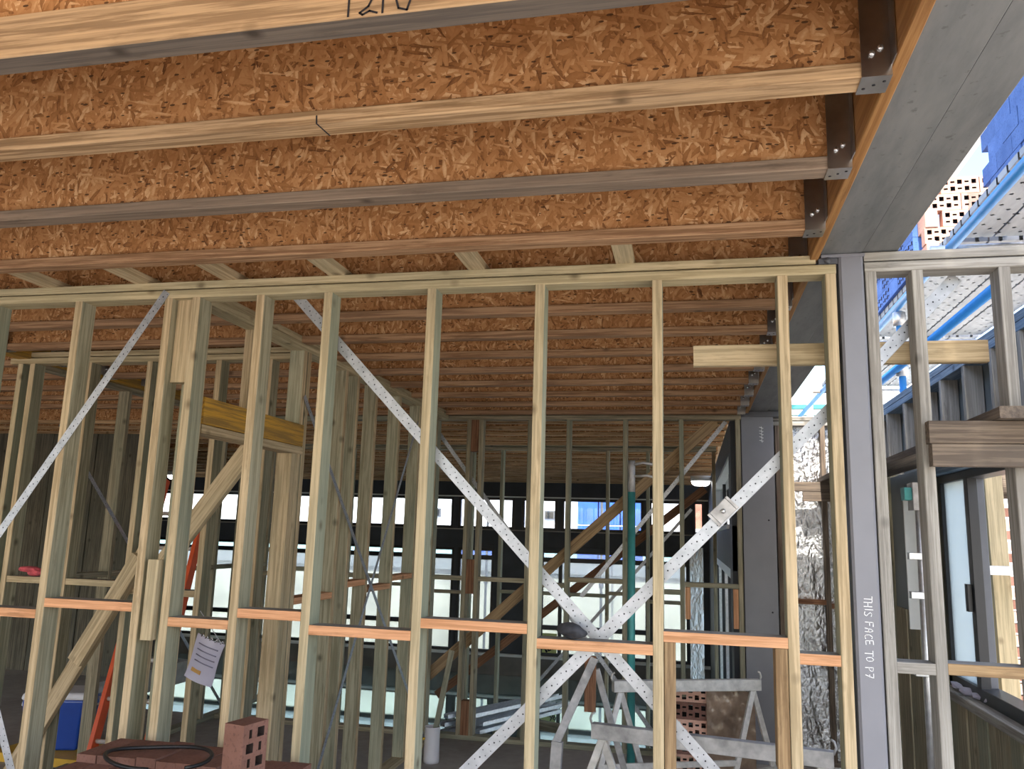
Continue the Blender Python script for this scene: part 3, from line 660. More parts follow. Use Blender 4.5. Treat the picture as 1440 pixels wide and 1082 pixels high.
for i in range(2):
    for j in range(3): tb('wrapped_pack', (-6.9 + 0.62 * i, 23.5, -1.5 + 1.1 * j), (-6.32 + 0.62 * i, 24.1, -0.42 + 1.1 * j), 'blue_wrap', bt2)
fe = thing('garden_wall', (-6, 20, -1.5), 'pale green garden wall with a blue-grey capping outside the lower windows', 'garden wall')
tb('wall', (-22, 20, -1.5), (3, 20.2, 0.72), 'pale_green_wall', fe); tb('capping', (-22, 19.9, 0.72), (3, 20.3, 1.0), 'grey_panel', fe)
def scaffold(x, y, z0, z1, label, mat='blue_paint'):
    r = thing('scaffold_standard', (x, y, z0), label, 'scaffold pole')
    tubem('pole', [(x, y, z0), (x, y, z1)], 0.03, mat, r)
    tubem('coupler', [(x, y, 0.52), (x, y, 0.64)], 0.05, 'dark_steel', r); tubem('coupler', [(x, y, -0.5), (x, y, -0.38)], 0.05, 'dark_steel', r)
    return r
scaffold(-1.95, 18.3, -1.5, 5, 'scaffold pole outside the right-hand far window', 'dark_steel')
scaffold(-4.55, 18.3, -1.5, 5, 'scaffold pole outside the middle far window', 'dark_steel')
rb = thing('brick_house', (1.2, 24, -1.5), 'red brick house front glimpsed through the rightmost upper window', 'building')
tb('wall', (0.0, 23.0, -1.5), (3.5, 23.5, 3.2), 'red_brick_far', rb); tb('window_band', (-0.1, 22.95, 1.2), (3.5, 23.0, 1.9), 'white_render', rb)
for i, (x, y) in enumerate(((-11.2, 14.72), (-9.8, 14.12), (-7.9, 14.12), (0.15, 13.52))):
    lp = thing('bulkhead_light', (x, y, 2.50), 'small round white ceiling light far back, %s from the left' % ORD[i], 'ceiling light', 'far ceiling lights')
    V = []; F = []
    for k_, (rr, zz) in enumerate(((0.10, 0.0), (0.14, 0.03), (0.15, 0.07))):
        V += [(rr * math.cos(t * math.pi / 8), rr * math.sin(t * math.pi / 8), zz) for t in range(16)]
    for k_ in range(2): F += [(k_ * 16 + t, k_ * 16 + (t + 1) % 16, (k_ + 1) * 16 + (t + 1) % 16, (k_ + 1) * 16 + t) for t in range(16)]
    F.append(tuple(range(16))[::-1])
    mesh('diffuser', V, F, 'lamp_glow', lp, Matrix.Translation((x, y, 2.50)), True)
    tubem('base', [(x, y, 2.57), (x, y, 2.655)], 0.16, 'white_paint', lp, 16)

# ------------------------------------------------------------------ right bay: foil wall, window wall, platform
fo = frame_x('foil_wall', 6.92, 0.66, 1.38, [0.672, 1.022, 1.34], 0.0, 2.60, 'stud wall lined with crinkled silver foil beside the broad column', 'rough_plank', 'weathered_pine', depth=0.08)
sheet('foil_lining', (0.66, 7.02, 0.02), (0.72, 0, 0), (0, 0, 2.60), 44, 120, 0.035, 'foil', fo, 5)
for (xa, xb, z) in ((0.71, 1.022, 1.225), (1.06, 1.34, 1.20)): tb('noggin', (xa, 6.925, z - 0.036), (xb, 6.995, z), 'red_lvl', fo)
WX = 1.375
rwf = thing('window_wall', (WX, 4.9, 0), 'blue-tinted stud wall along the right with the window opening', 'wall frame')
tb('top_plate', (WX, 3.2, 2.59), (WX + 0.09, 7.0, 2.632), 'blue_pine', rwf); tb('top_plate', (WX, 3.2, 2.633), (WX + 0.09, 7.0, 2.675), 'blue_pine', rwf)
for y in (3.3, 3.75, 4.1, 4.5, 4.9, 5.3, 5.72, 6.2, 6.6): tb('stud', (WX, y, 2.16), (WX + 0.09, y + 0.04, 2.59), 'weathered_pine', rwf)
tb('lintel', (WX, 3.2, 2.075), (WX + 0.09, 5.5, 2.16), 'blue_pine', rwf)
tb('wall_sheet', (WX + 0.095, 3.2, 2.16), (WX + 0.105, 7.0, 2.60), 'grey_panel', rwf)
tb('jamb_stud', (WX, 5.28, 0.0), (WX + 0.09, 5.36, 2.16), 'old_pine', rwf); tb('jamb_stud', (WX, 6.3, 0.0), (WX + 0.09, 6.34, 2.16), 'old_pine', rwf)
sl = tb('sill_plate', (WX - 0.015, 3.2, 0.855), (WX + 0.10, 5.28, 0.90), 'weathered_pine', rwf)
for i in range(14):
    y = 3.22 + i * 0.148
    tb('upright_board', (WX + random.uniform(0, .012), y, 0.0), (WX + 0.04, y + 0.142, 0.853), 'old_pine', rwf)
for i in range(5):
    y = 5.40 + i * 0.3
    tb('upright_board', (WX + random.uniform(0, .012), y, 0.0), (WX + 0.04, y + 0.285, 1.25), 'old_pine', rwf)
tb('dark_sheet', (WX + 0.02, 5.37, 1.25), (WX + 0.03, 6.9, 2.14), 'grey_panel', rwf)
wn1 = thing('window_30', (WX + 0.07, 4.3, 0.90), kind='structure'); wn1['label'] = 'black-framed sliding window open on its near half, right of the column'
tb('sill_track', (WX + 0.05, 3.22, 0.90), (WX + 0.15, 5.27, 0.965), 'black_frame', wn1); tb('head_track', (WX + 0.05, 3.22, 2.03), (WX + 0.15, 5.27, 2.074), 'black_frame', wn1)
tb('jamb', (WX + 0.05, 5.22, 0.90), (WX + 0.15, 5.27, 2.07), 'black_frame', wn1)
tb('meeting_stile', (WX + 0.05, 4.74, 0.96), (WX + 0.10, 4.80, 2.03), 'black_frame', wn1); tb('meeting_stile', (WX + 0.10, 4.78, 0.96), (WX + 0.145, 4.84, 2.03), 'dark_steel', wn1)
tb('pane', (WX + 0.072, 4.79, 0.96), (WX + 0.078, 5.22, 2.03), 'sash_glass', wn1, 0.0005)
tb('latch', (WX + 0.025, 4.77, 1.34), (WX + 0.05, 4.81, 1.48), 'black_frame', wn1)
for i in range(4):
    rnd = random.Random(i); cx, cy = 1.40 + 0.02 * i, 5.05 - 0.13 * i
    V = [Vector((rnd.uniform(-1, 1), rnd.uniform(-1, 1), rnd.uniform(0, 1))) * 0.045 for _ in range(14)]
    bm = bmesh.new(); [bm.verts.new(v) for v in V]; bmesh.ops.convex_hull(bm, input=bm.verts); me = bpy.data.meshes.new('plastic_scrap'); bm.to_mesh(me); bm.free(); me.materials.append(MAT['pouch_paper'])
    mn = min(v.co.z for v in me.vertices)
    o = reg(bpy.data.objects.new('plastic_scrap', me), Matrix.Translation((cx, cy, 0.9005 - mn)), None)
    tag(o, 'crumpled scrap of clear plastic on the window sill, %s from the back' % ORD[i], 'plastic scrap', 'scraps on the sill')

# plank platform
for i, (z0, z1, m, lab) in enumerate(((1.937, 2.011, 'rough_plank', 'lower of two stacked timber bearers under the plank platform'), (2.013, 2.089, 'rough_plank', 'upper of two stacked timber bearers under the plank platform'))):
    tag(tb('bearer', (0.782 + 0.006 * (1 - i), 2.945, z0), (2.3, 2.992, z1), m), lab, 'timber bearer')
for i, (z0, z1) in enumerate(((1.985, 2.06), (2.062, 2.135))):
    tag(tb('bearer', (0.86 - i * 0.1, 6.80, z0), (1.36, 6.845, z1), 'rough_plank'), '%s far timber bearer in front of the foil wall' % ('lower', 'upper')[i], 'timber bearer')
for i, (x0, x1, ya, yb, z) in enumerate(((1.13, 1.365, 2.7, 3.75, 2.091), (0.985, 1.12, 2.9, 3.9, 2.091), (1.13, 1.36, 4.25, 6.84, 2.137), (0.99, 1.12, 5.9, 6.9, 2.137))):
    zz = z
    o = tb('plank', (x0, ya, zz), (x1, yb, zz + 0.04), 'rough_plank')
    tag(o, ('wide rough plank on the near bearers at the right edge', 'narrow rough plank beside the wide near plank', 'rough plank running back along the blue wall', 'short plank end beside the foil wall')[i], 'plank')

# pipes beside the column
dp = thing('white_batten', (1.33, 5.38, 0.9), 'tall white painted strip beside the jamb, right of the column', 'white strip')
tb('strip', (1.262, 5.40, 1.18), (1.372, 5.415, 2.0), 'white_paint', dp)
tb('edge_bead', (1.372, 5.385, 1.18), (1.380, 5.415, 2.0), 'pale_aluminium', dp)
gp = thing('scaffold_tube', (1.16, 4.6, 0), 'upright galvanised tube with clips behind the right panel', 'steel tube')
tubem('tube', [(1.135, 4.6, 0), (1.152, 4.6, 1.95)], 0.0215, 'galvanised', gp, 12)
for z in (1.60, 1.405, 1.03): tb('clip', (1.085, 4.575, z), (1.165, 4.625, z + 0.035), 'galvanised', gp)
tb('clamp', (1.075, 4.56, 1.90), (1.185, 4.64, 1.965), 'teal_paint', gp); tb('clamp_bolt', (1.11, 4.545, 1.85), (1.15, 4.655, 1.99), 'dull_aluminium', gp)

# ------------------------------------------------------------------ outside right: scaffold and brick packs
def lift(z, lab):
    r = thing('scaffold_deck', (2.0, 6, z), lab, 'scaffold deck')
    return r
dk = lift(3.45, 'perforated steel scaffold deck overhead outside at the right')
for i in range(0, 4):
    for j in range(-2, 3):
        tb('deck_plank', (1.50 + i * 0.235, 2.6 + j * 2.45, 3.45), (1.725 + i * 0.235, 4.98 + j * 2.45, 3.49), 'perforated_plank', dk, 0.002)
for j, y in enumerate((-2.35, 0.1, 2.55, 5.02, 7.47, 9.9)): tubem('transom', [(1.40, y, 3.40), (2.55, y, 3.40)], 0.024, 'galvanised', dk)
tubem('ledger', [(1.50, -2.5, 3.40), (1.505, 12, 3.40)], 0.028, 'blue_paint', dk); tubem('ledger', [(2.48, -2.5, 3.40), (2.48, 12, 3.40)], 0.028, 'blue_paint', dk)
tubem('guard_rail', [(1.47, 4.2, 2.93), (1.47, 12, 2.93)], 0.028, 'blue_paint', dk)
shade_deck = lift(5.4, 'added unseen upper scaffold deck shading the right bay')  # added above the view to keep the sun off the right bay
for i in range(8):
    for j in range(-1, 3): tb('deck_plank', (0.56 + i * 0.235, -2.4 + j * 2.15, 5.4), (0.79 + i * 0.235, -0.26 + j * 2.15, 5.44), 'perforated_plank', shade_deck, 0.002)
for y in (-2.3, 0, 2.1, 4.0): tubem('transom', [(0.54, y, 5.37), (2.5, y, 5.37)], 0.024, 'galvanised', shade_deck)
for i, (x, y) in enumerate(((1.516, 6.3), (1.516, 9.2), (2.56, 6.3))):
    r = thing('scaffold_standard', (x, y, -1.5), ('blue scaffold upright just right of the lettered column', 'distant blue scaffold upright above the foil wall', 'outer blue scaffold upright under the deck')[i], 'scaffold pole')
    tubem('pole', [(x, y, -1.5), (x, y, 3.37 if i < 2 else 5.2)], 0.025, 'blue_paint', r)
    for z in (2.93, 3.31): tubem('coupler', [(x, y, z - 0.05), (x, y, z + 0.05)], 0.045, 'galvanised', r)

def brick_mesh(nm, mat, L=0.230, W=0.110, H=0.076, holes=True):
    """brick lying on edge: L along local X, W up local Z, H deep local Y; holes go through Y"""
    V = []; F = []; fmi = []
    def quad(a, b, c, d, m=0):
        k0 = len(V); V.extend([a, b, c, d]); F.append((k0, k0 + 1, k0 + 2, k0 + 3)); fmi.append(m)
    x, y, z = L / 2, H / 2, W / 2
    hs = []
    for row, zc in ((0, z * 0.42), (1, -z * 0.42)):
        for i in range(5):
            xc = -x + L * (0.13 + 0.185 * i); big = (i + row) % 2 == 0
            hs.append((xc, zc, L * (0.062 if big else 0.055), W * (0.14 if big else 0.055)))
    for sgn in (-1, 1):
        xs = sorted({-x, x} | {h[0] - h[2] for h in hs} | {h[0] + h[2] for h in hs}); zs = sorted({-z, z} | {h[1] - h[3] for h in hs} | {h[1] + h[3] for h in hs})
        for i in range(len(xs) - 1):
            for j in range(len(zs) - 1):
                mx, mz = (xs[i] + xs[i + 1]) / 2, (zs[j] + zs[j + 1]) / 2
                inside = holes and any(abs(mx - h[0]) < h[2] and abs(mz - h[1]) < h[3] for h in hs)
                if not inside:
                    q = [(xs[i], sgn * y, zs[j]), (xs[i + 1], sgn * y, zs[j]), (xs[i + 1], sgn * y, zs[j + 1]), (xs[i], sgn * y, zs[j + 1])]
                    quad(*(q if sgn < 0 else q[::-1]))
    if holes:
        for (xc, zc, a, b) in hs:
            P = [(xc - a, zc - b), (xc + a, zc - b), (xc + a, zc + b), (xc - a, zc + b)]
            for t in range(4):
                p, q = P[t], P[(t + 1) % 4]; quad((q[0], -y, q[1]), (p[0], -y, p[1]), (p[0], y, p[1]), (q[0], y, q[1]), 1)
            
    quad((-x, -y, -z), (-x, y, -z), (x, y, -z), (x, -y, -z)); quad((-x, -y, z), (x, -y, z), (x, y, z), (-x, y, z))
    quad((-x, -y, -z), (-x, -y, z), (-x, y, z), (-x, y, -z)); quad((x, -y, -z), (x, y, -z), (x, y, z), (x, -y, z))
    me = bpy.data.meshes.new(nm); me.from_pydata(V, [], F); me.materials.append(MAT[mat]); me.materials.append(MAT['brick_hole'])
    for p, m in zip(me.polygons, fmi): p.material_index = m
    me.update(); return me
BM = {c: brick_mesh('brick', c) for c in ('maroon_brick', 'pink_brick', 'blue_shade_brick')}
BP = {c: brick_mesh('brick', c, holes=False) for c in ('maroon_brick', 'pink_brick', 'blue_shade_brick')}
def brick(c, loc, parent, rot=(0, 0, 0), plain_=False):
    from mathutils import Euler
    M = Matrix.Translation(loc) @ Euler(rot).to_matrix().to_4x4()
    return reg(bpy.data.objects.new('brick', (BP if plain_ else BM)[c]), M, parent)
bpk = thing('brick_pack', (1.9, 5.9, 3.49), 'stack of pink holed bricks on the scaffold deck, blue along its shaded side', 'brick pack')
for r_ in range(5):          # camera-facing end
    z = 3.49 + 0.057 + r_ * 0.1125
    x = 1.55 + (0.0 if r_ % 2 else 0.115)
    if r_ % 2 == 0: brick('pink_brick', (1.55 - 0.0, 5.60, z), bpk, (0, 0, math.pi / 2), True)
    for i in range(4): brick('pink_brick', (x + 0.07 + i * 0.235, 5.53, z), bpk)
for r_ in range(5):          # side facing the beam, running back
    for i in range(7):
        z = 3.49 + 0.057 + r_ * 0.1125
        if (i + r_) % 3 == 2: brick('blue_shade_brick', (1.515, 5.78 + i * 0.235, z), bpk, (0, 0, -math.pi / 2), True)
        else: brick('blue_shade_brick', (1.515, 5.78 + i * 0.235, z), bpk, (0, 0, -math.pi / 2))
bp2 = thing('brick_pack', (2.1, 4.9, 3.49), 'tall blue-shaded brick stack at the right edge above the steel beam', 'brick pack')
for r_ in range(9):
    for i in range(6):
        brick('blue_shade_brick', (1.80 + random.uniform(-.006, .006), 3.75 + i * 0.235 + (r_ % 2) * 0.11, 3.49 + 0.057 + r_ * 0.1125), bp2, (0, 0, -math.pi / 2), True)
rf = thing('roof_edge', (1.6, 9, 4.6), 'pale roof gutter and cladding strip high beyond the scaffold', 'roof edge')
tubem('gutter', [(1.9, 5, 5.3), (1.9, 16, 5.3)], 0.09, 'white_render', rf); tb('fascia', (2.02, 5, 5.12), (2.05, 16, 5.3), 'pale_teal', rf); tb('soffit', (2.1, 5, 5.0), (2.4, 16, 5.03), 'white_render', rf)
nh = thing('louvred_house', (1.8, 12, -1.5), 'pale house with teal louvre boards beyond the foil wall', 'building')
tb('wall', (0.6, 12.2, -1.5), (6, 12.4, 2.9), 'white_render', nh)
for i in range(8): tb('louvre', (0.6, 12.1, 2.9 + i * 0.09), (6, 12.2, 2.965 + i * 0.09), 'teal_paint' if i % 2 else 'pale_teal', nh)
tb('post', (1.62, 12.05, 2.9), (1.70, 12.1, 3.75), 'white_paint', nh)
rp = bar('roof_brace', (1.35, 12.0, 3.65), (1.9, 12.0, 4.25), 0.05, 0.06, 'pale_teal', nh)

# view through the open window
pst = tag(bar('fence_post', (1.855, 5.6, -1.5), (1.815, 5.6, 2.7), 0.09, 0.10, 'treated_pine'), 'sunlit timber post standing outside the open window', 'timber post')
bp = thing('brick_pier', (3.0, 8.0, -1.5), 'sunlit brick pier with a rounded cap outside the window', 'brick pier')
for r_ in range(36):
    for i in range(3):
        z = -1.5 + 0.043 + r_ * 0.098
        if z < 2.3: brick('maroon_brick' if (i + r_) % 2 else 'pink_brick', (2.78 + i * 0.24 - (r_ % 2) * 0.1, 8.0, z), bp, (math.pi / 2, 0, 0), True)
tubem('cap', [(2.6, 8.0, 2.2), (3.4, 8.0, 2.2)], 0.11, 'rough_plank', bp)
wb = tag(tb('white_board', (1.48, 5.30, 1.515), (2.6, 5.44, 1.565), 'white_paint'), 'white painted board lying level across the open window', 'board')

# ------------------------------------------------------------------ trestles
def trestle(a, b, z, label, mat, matl, sx=0.25, sy=0.11, hook=True):
    a, b = Vector((a[0], a[1], z)), Vector((b[0], b[1], z)); d = (b - a).normalized(); n = Vector((-d.y, d.x, 0))
    r = thing('trestle', ((a + b) / 2).to_2d().to_3d(), label, 'trestle')
    rl = bar('rail', a, b, 0.05, 0.07, mat, r, n)
    for e, s in ((a, -1), (b, 1)):
        lug = [e + Vector((0, 0, 0.02)), e + d * s * 0.012 + Vector((0, 0, 0.05)), e + d * s * 0.004 + Vector((0, 0, 0.075)), e - d * s * 0.01 + Vector((0, 0, 0.082))]
        tubem('end_hook', lug, 0.006, mat, rl, 8)
        top = e - d * s * 0.05 - Vector((0, 0, 0.035))
        feet = []
        for q in (-1, 1):
            ft = Vector((top.x, top.y, 0)) + d * sx * q + n * sy * q * 1.0
            feet.append(ft); bar('leg', top, ft, 0.022, 0.036, matl, r, n)
        m0, m1 = top.lerp(feet[0], 0.72), top.lerp(feet[1], 0.72); bar('stretcher', m0, m1, 0.02, 0.03, matl, r, (0, 0, 1))
    p, q = a + d * 0.05, b - d * 0.05
    low = Vector((0, 0, -z * 0.63)); bar('lower_rail', p + low - n * sy * 0.6 - d * sx * 0.6, q + low - n * sy * 0.6 - d * sx * 0.6, 0.02, 0.035, matl, r, n)
    return r
trestle((-0.485, 4.22), (0.60, 4.03), 0.735, 'near paint-splashed trestle with a dark grey top rail', 'dull_aluminium', 'pale_aluminium')
trestle((-0.498, 5.44), (0.427, 5.86), 0.735, 'far pale trestle standing in front of the broad column', 'pale_aluminium', 'pale_aluminium')
t3 = thing('folding_stool', (-0.6, 4.8, 0), 'rusty splay-legged steel stand left of the trestles', 'steel stand')
tb('end_plate', (-0.60, 4.79, 0.70), (-0.535, 4.805, 1.0), 'red_lvl', t3)
bar('leg', (-0.545, 4.80, 0.99), (-0.735, 4.62, 0.55), 0.02, 0.045, 'dull_aluminium', t3); bar('foot_sleeve', (-0.722, 4.63, 0.57), (-0.75, 4.58, 0.0), 0.05, 0.06, 'dull_aluminium', t3)
bar('leg', (-0.535, 4.81, 0.93), (-0.28, 5.0, 0.0), 0.02, 0.035, 'dull_aluminium', t3)

# ------------------------------------------------------------------ props and loose things
tp_ = thing('steel_prop', (-0.41, 5.8, 0), 'upright teal steel prop among the studs behind the trestles', 'steel prop')
tubem('outer_tube', [(-0.41, 5.8, 0), (-0.41, 5.8, 1.98)], 0.027, 'teal_paint', tp_, 14); tubem('inner_tube', [(-0.41, 5.8, 1.95), (-0.41, 5.8, 2.20)], 0.0255, 'dull_aluminium', tp_, 14)
tubem('handle', [(-0.40, 5.79, 2.17), (-0.33, 5.78, 2.185), (-0.24, 5.78, 2.17)], 0.009, 'dull_aluminium', tp_, 8); tubem('pin', [(-0.40, 5.79, 2.09), (-0.30, 5.78, 2.095), (-0.22, 5.78, 2.075)], 0.009, 'dull_aluminium', tp_, 8)
tb('base_plate', (-0.48, 5.73, 0), (-0.34, 5.87, 0.008), 'teal_paint', tp_)

tub = thing('plastic_tube', (-1.885, 6.1, 0), 'white plastic tube standing on the floor with a yellow strap', 'plastic tube')
V = []; F = []
prof = [(0.0, 0.0), (0.056, 0.0), (0.058, 0.02), (0.056, 0.24), (0.059, 0.25), (0.052, 0.25), (0.05, 0.06), (0.0, 0.06)]
for (rr, zz) in prof: V += [(rr * math.cos(t * math.pi / 10), rr * math.sin(t * math.pi / 10), zz) for t in range(20)]
for i in range(len(prof) - 1): F += [(i * 20 + t, i * 20 + (t + 1) % 20, (i + 1) * 20 + (t + 1) % 20, (i + 1) * 20 + t) for t in range(20)]
mesh('body', V, F, 'white_plastic', tub, Matrix.Translation((-1.885, 6.1, 0)), True)
tubem('yellow_strap', [(-1.93, 6.07, 0.17), (-1.965, 6.05, 0.16), (-1.97, 6.05, 0.13), (-1.95, 6.06, 0.10)], 0.01, 'yellow_plastic', tub, 6)
tag(bar('timber_stake', (-1.888, 6.10, 0.075), (-1.79, 6.2, 0.78), 0.02, 0.04, 'old_pine'), 'thin timber stake leaning out of the white tube', 'stake')

# document pouch hanging on the stud
pc = thing('document_pouch', (-2.25, 3.6, 0.94), 'clear plastic document pouch hanging crooked behind the studs', 'document pouch')
ca, sa = math.cos(math.radians(-18)), math.sin(math.radians(-18))
PM = Matrix(((ca, 0, -sa), (0, 1, 0), (sa, 0, ca))).to_4x4(); PM.translation = (-2.245, 3.6, 1.045)
V = []; F = []
NU, NV = 10, 12
for s_ in (0, 0.004):
    for j in range(NV + 1):
        for i in range(NU + 1):
            u, v = i / NU - 0.5, j / NV - 0.5
            V.append((u * 0.150, -0.02 * math.cos(u * 3) - 0.012 * math.sin(v * 4 + u) + s_, v * 0.21))
n1 = (NU + 1) * (NV + 1)
for j in range(NV):
    for i in range(NU):
        a = j * (NU + 1) + i; F += [(a, a + 1, a + NU + 2, a + NU + 1), (n1 + a, n1 + a + NU + 1, n1 + a + NU + 2, n1 + a + 1)]
mesh('sleeve', V, F, 'pouch_paper', pc, PM, True)
def onp(u, v): return PM @ Vector((u * 0.15, -0.02 * math.cos(u * 3) - 0.012 * math.sin(v * 4 + u) - 0.002, v * 0.21))
for v in (0.33, 0.2, 0.07, -0.06): tubem('printed_line', [onp(u / 10, v) for u in (-3, -1, 1, 3, 4)], 0.003, 'pouch_line', pc, 6)
bar('yellow_mark', onp(-0.32, -0.28), onp(0.06, -0.28), 0.003, 0.018, 'pouch_mark', pc)
for i in range(5): tubem('staple_wire', [onp(-0.3 + 0.17 * i, 0.48), onp(-0.26 + 0.17 * i, 0.56), onp(-0.2 + 0.17 * i, 0.50)], 0.003, 'bolt_steel', pc, 6)
bar('hanging_string', onp(0.4, 0.5), Vector((-2.10, 3.3, 1.30)), 0.003, 0.003, 'white_plastic', pc)

def lump(name, loc, sc_, mat, seed, label, cat):
    rnd = random.Random(seed); bm = bmesh.new(); bmesh.ops.create_icosphere(bm, subdivisions=3, radius=1)
    ph = [(Vector((rnd.uniform(-4, 4), rnd.uniform(-4, 4), rnd.uniform(-4, 4))), rnd.uniform(0, 6)) for _ in range(6)]
    for v in bm.verts:
        h = 1 + 0.17 * sum(math.sin(v.co.dot(d) + p) for d, p in ph); v.co = Vector((v.co.x * h * sc_[0], v.co.y * h * sc_[1], v.co.z * h * sc_[2]))
    mn = min(v.co.z for v in bm.verts)
    for v in bm.verts: v.co.z -= mn
    me = bpy.data.meshes.new(name); bm.to_mesh(me); bm.free(); me.materials.append(MAT[mat])
    for p in me.polygons: p.use_smooth = True
    return tag(reg(bpy.data.objects.new(name, me), Matrix.Translation(loc), None), label, cat)
lump('crumpled_rag', (-0.425, 3.02, 1.306), (0.058, 0.045, 0.021), 'dark_rag', 2, 'dark grey crumpled lump on the noggin by the crossed straps', 'rag')
lump('crumpled_rag', (-3.87, 4.285, 1.336), (0.09, 0.04, 0.02), 'pink_cloth', 4, 'red and pink rag lying on a noggin at the far left', 'rag')

# cool box
cb_ = thing('cool_box', (-4.37, 5.2, 0.06), 'blue plastic cool box with a white lid on a yellow base', 'cool box')
def taper(name, c, a0, b0, a1, b1, h, mat, parent):
    V = [(-a0, -b0, 0), (a0, -b0, 0), (a0, b0, 0), (-a0, b0, 0), (-a1, -b1, h), (a1, -b1, h), (a1, b1, h), (-a1, b1, h)]
    me = mesh(name, V, [(3, 2, 1, 0), (4, 5, 6, 7), (0, 1, 5, 4), (1, 2, 6, 5), (2, 3, 7, 6), (3, 0, 4, 7)], mat, parent, Matrix.Translation(c) @ Matrix.Rotation(math.radians(18), 4, 'Z'))
    md = me.modifiers.new('b', 'BEVEL'); md.width = 0.02; md.segments = 3; return me
BX = (-4.50, 5.42)
taper('tub', (BX[0], BX[1], 0.06), 0.185, 0.13, 0.215, 0.16, 0.35, 'blue_plastic', cb_); ld = taper('lid', (BX[0], BX[1], 0.405), 0.225, 0.168, 0.215, 0.158, 0.05, 'white_plastic', cb_)
for s in (-1, 1):
    hx, hy = BX[0] + s * 0.225 * math.cos(math.radians(18)), BX[1] + s * 0.225 * math.sin(math.radians(18))
    tubem('handle', [(hx, hy - 0.05, 0.40), (hx + s * 0.015, hy - 0.05, 0.35), (hx + s * 0.015, hy + 0.05, 0.35), (hx, hy + 0.05, 0.40)], 0.009, 'white_plastic', cb_, 8)
yb = tag(tb('yellow_crate', (-4.82, 5.16, 0.0), (-3.96, 5.70, 0.059), 'yellow_plastic'), 'flat yellow tray on the floor under the cool box', 'tray')

# orange ladder
ld_ = thing('step_ladder', (-3.8, 5.2, 0), 'orange fibreglass ladder leaning behind the left studs', 'ladder')
A0, A1, B0, B1 = Vector((-3.86, 4.92, 0.0)), Vector((-3.98, 5.62, 2.0)), Vector((-3.46, 4.92, 0.0)), Vector((-3.58, 5.62, 2.0))
bar('rail', A0, A1, 0.07, 0.032, 'orange_fibreglass', ld_, (0, 1, 0)); bar('rail', B0, B1, 0.07, 0.032, 'orange_fibreglass', ld_, (0, 1, 0))
for i in range(7):
    t = 0.12 + i * 0.125; tubem('rung', [A0.lerp(A1, t), B0.lerp(B1, t)], 0.015, 'pale_aluminium', ld_, 8)

# bundle of steel lengths in the sunken room
for i in range(11):
    x0, z0 = -2.32 + (i % 4) * 0.11 + 0.03 * (i // 4), -0.20 + (i // 4) * 0.075
    y0 = 7.72 + (i % 4) * 0.05
    a, b = Vector((x0, y0, z0)), Vector((x0 + 0.62 + 0.05 * (i % 3), y0 + 1.15, z0 + 0.02))
    o = thing('steel_length', (a + b) / 2, 'steel section in the loose far pile, %s layer, %s from the left' % (('bottom', 'middle', 'top')[i // 4], ORD[i % 4]), 'steel section', 'pile of steel lengths')
    bar('web', a, b, 0.002, 0.06, 'galvanised', o, (0, 0, 1)); d = (b - a).normalized(); n = Vector((-d.y, d.x, 0)) * 0.03
    for s in (-1, 1): bar('lip', a + n * s + Vector((0, 0, 0.018)), b + n * s + Vector((0, 0, 0.018)), 0.002, 0.036, 'galvanised', o, n)
for i, (x, y) in enumerate(((-1.95, 8.0), (-1.55, 8.75))):
    r = thing('saw_horse', (x, y, LOW), 'low timber saw horse under the steel lengths, %s one' % ('nearer', 'farther')[i], 'saw horse')
    bar('top_bar', (x - 0.3, y + 0.14, -0.27), (x + 0.3, y - 0.14, -0.27), 0.09, 0.06, 'old_pine', r, (0, 0, 1))
    for s in (-1, 1):
        for q in (-1, 1): bar('leg', (x + 0.22 * s, y - 0.10 * s, -0.30), (x + 0.26 * s, y - 0.10 * s + 0.2 * q, LOW), 0.035, 0.06, 'old_pine', r)

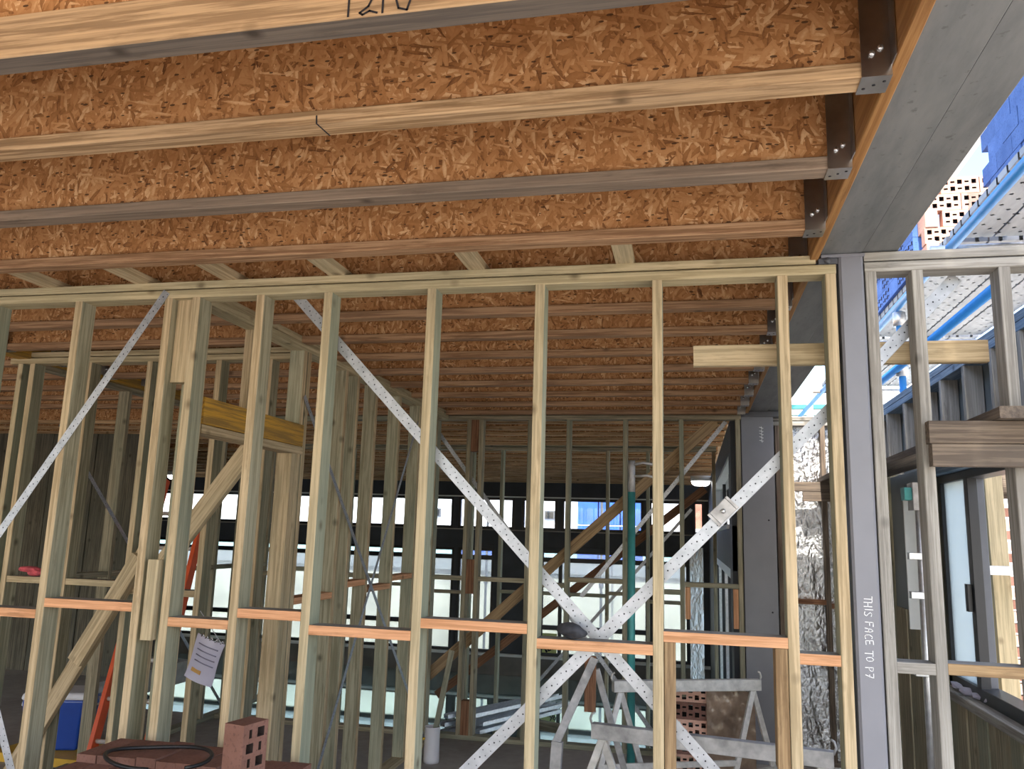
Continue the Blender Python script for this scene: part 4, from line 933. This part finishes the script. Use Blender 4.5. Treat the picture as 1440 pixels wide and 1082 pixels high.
# brick stack with plastic in the middle room
wbp = thing('brick_pack', (0.05, 5.8, 0), 'small stack of holed bricks half wrapped in brown plastic behind the trestles', 'brick pack')
for r_ in range(6):
    for i in range(1 if r_ % 2 else 2):
        brick('pink_brick' if (r_ + i) % 2 else 'maroon_brick', (-0.02 - (0.0 if r_ % 2 else 0.0) + i * 0.235 - 0.0, 6.05, 0.057 + r_ * 0.1125), wbp)
    brick('maroon_brick', (-0.02 + (0.12 if r_ % 2 else 0.0), 6.13, 0.057 + r_ * 0.1125), wbp)
sheet('plastic_wrap', (0.085, 6.0, 0.0), (0.32, 0.02, 0), (0, 0, 0.66), 16, 30, 0.03, 'brown_plastic', wbp, 11)

# ------------------------------------------------------------------ brick pack in the foreground
fp = thing('brick_pack', (-1.74, 2.6, 0), 'pack of maroon bricks in the lower left foreground', 'brick pack')
zt = {0: 0.868, 1: 0.838, 2: 0.838}
for row, (yb_, n, x0) in enumerate(((2.785, 10, -2.13), (2.552, 10, -2.13), (2.319, 10, -2.13))):
    for lay in range(2):
        for i in range(n):
            if i >= 7 and row == 0: dz = -0.03
            else: dz = 0
            bx_ = x0 + 0.0388 + i * 0.0785 + random.uniform(-.0015, .0015)
            brick('maroon_brick', (bx_, yb_ + random.uniform(-.003, .003), zt[row] + dz - 0.055 - lay * 0.1125 + random.uniform(-.004, .003)), fp, (0, 0, math.pi / 2), True)
tb('pack_core', (-2.125, 2.21, 0.0), (-1.36, 2.89, 0.60), 'maroon_brick', fp)
M_ = brick_mesh('brick', 'maroon_brick')
from mathutils import Euler
sb = reg(bpy.data.objects.new('loose_brick', M_), Matrix.Translation((-1.372, 2.47, 0.8395 + 0.116)) @ Matrix.Rotation(math.radians(78), 4, 'Z') @ Matrix.Rotation(math.pi / 2, 4, 'Y'), None)
tag(sb, 'single maroon brick standing on end on the foreground pack', 'brick')
cx, cy = -1.80, 2.66
pts = []
for i in range(33):
    t = -0.6 + i / 32 * 5.6
    pts.append((cx + 0.185 * math.cos(t), cy + 0.135 * math.sin(t), 0.8795 + 0.012 * math.sin(i * 0.2) ** 2))
tag(tubem('strapping_loop', pts, 0.007, 'black_plastic', None, 8), 'loop of black plastic strapping lying on the foreground bricks', 'strap')
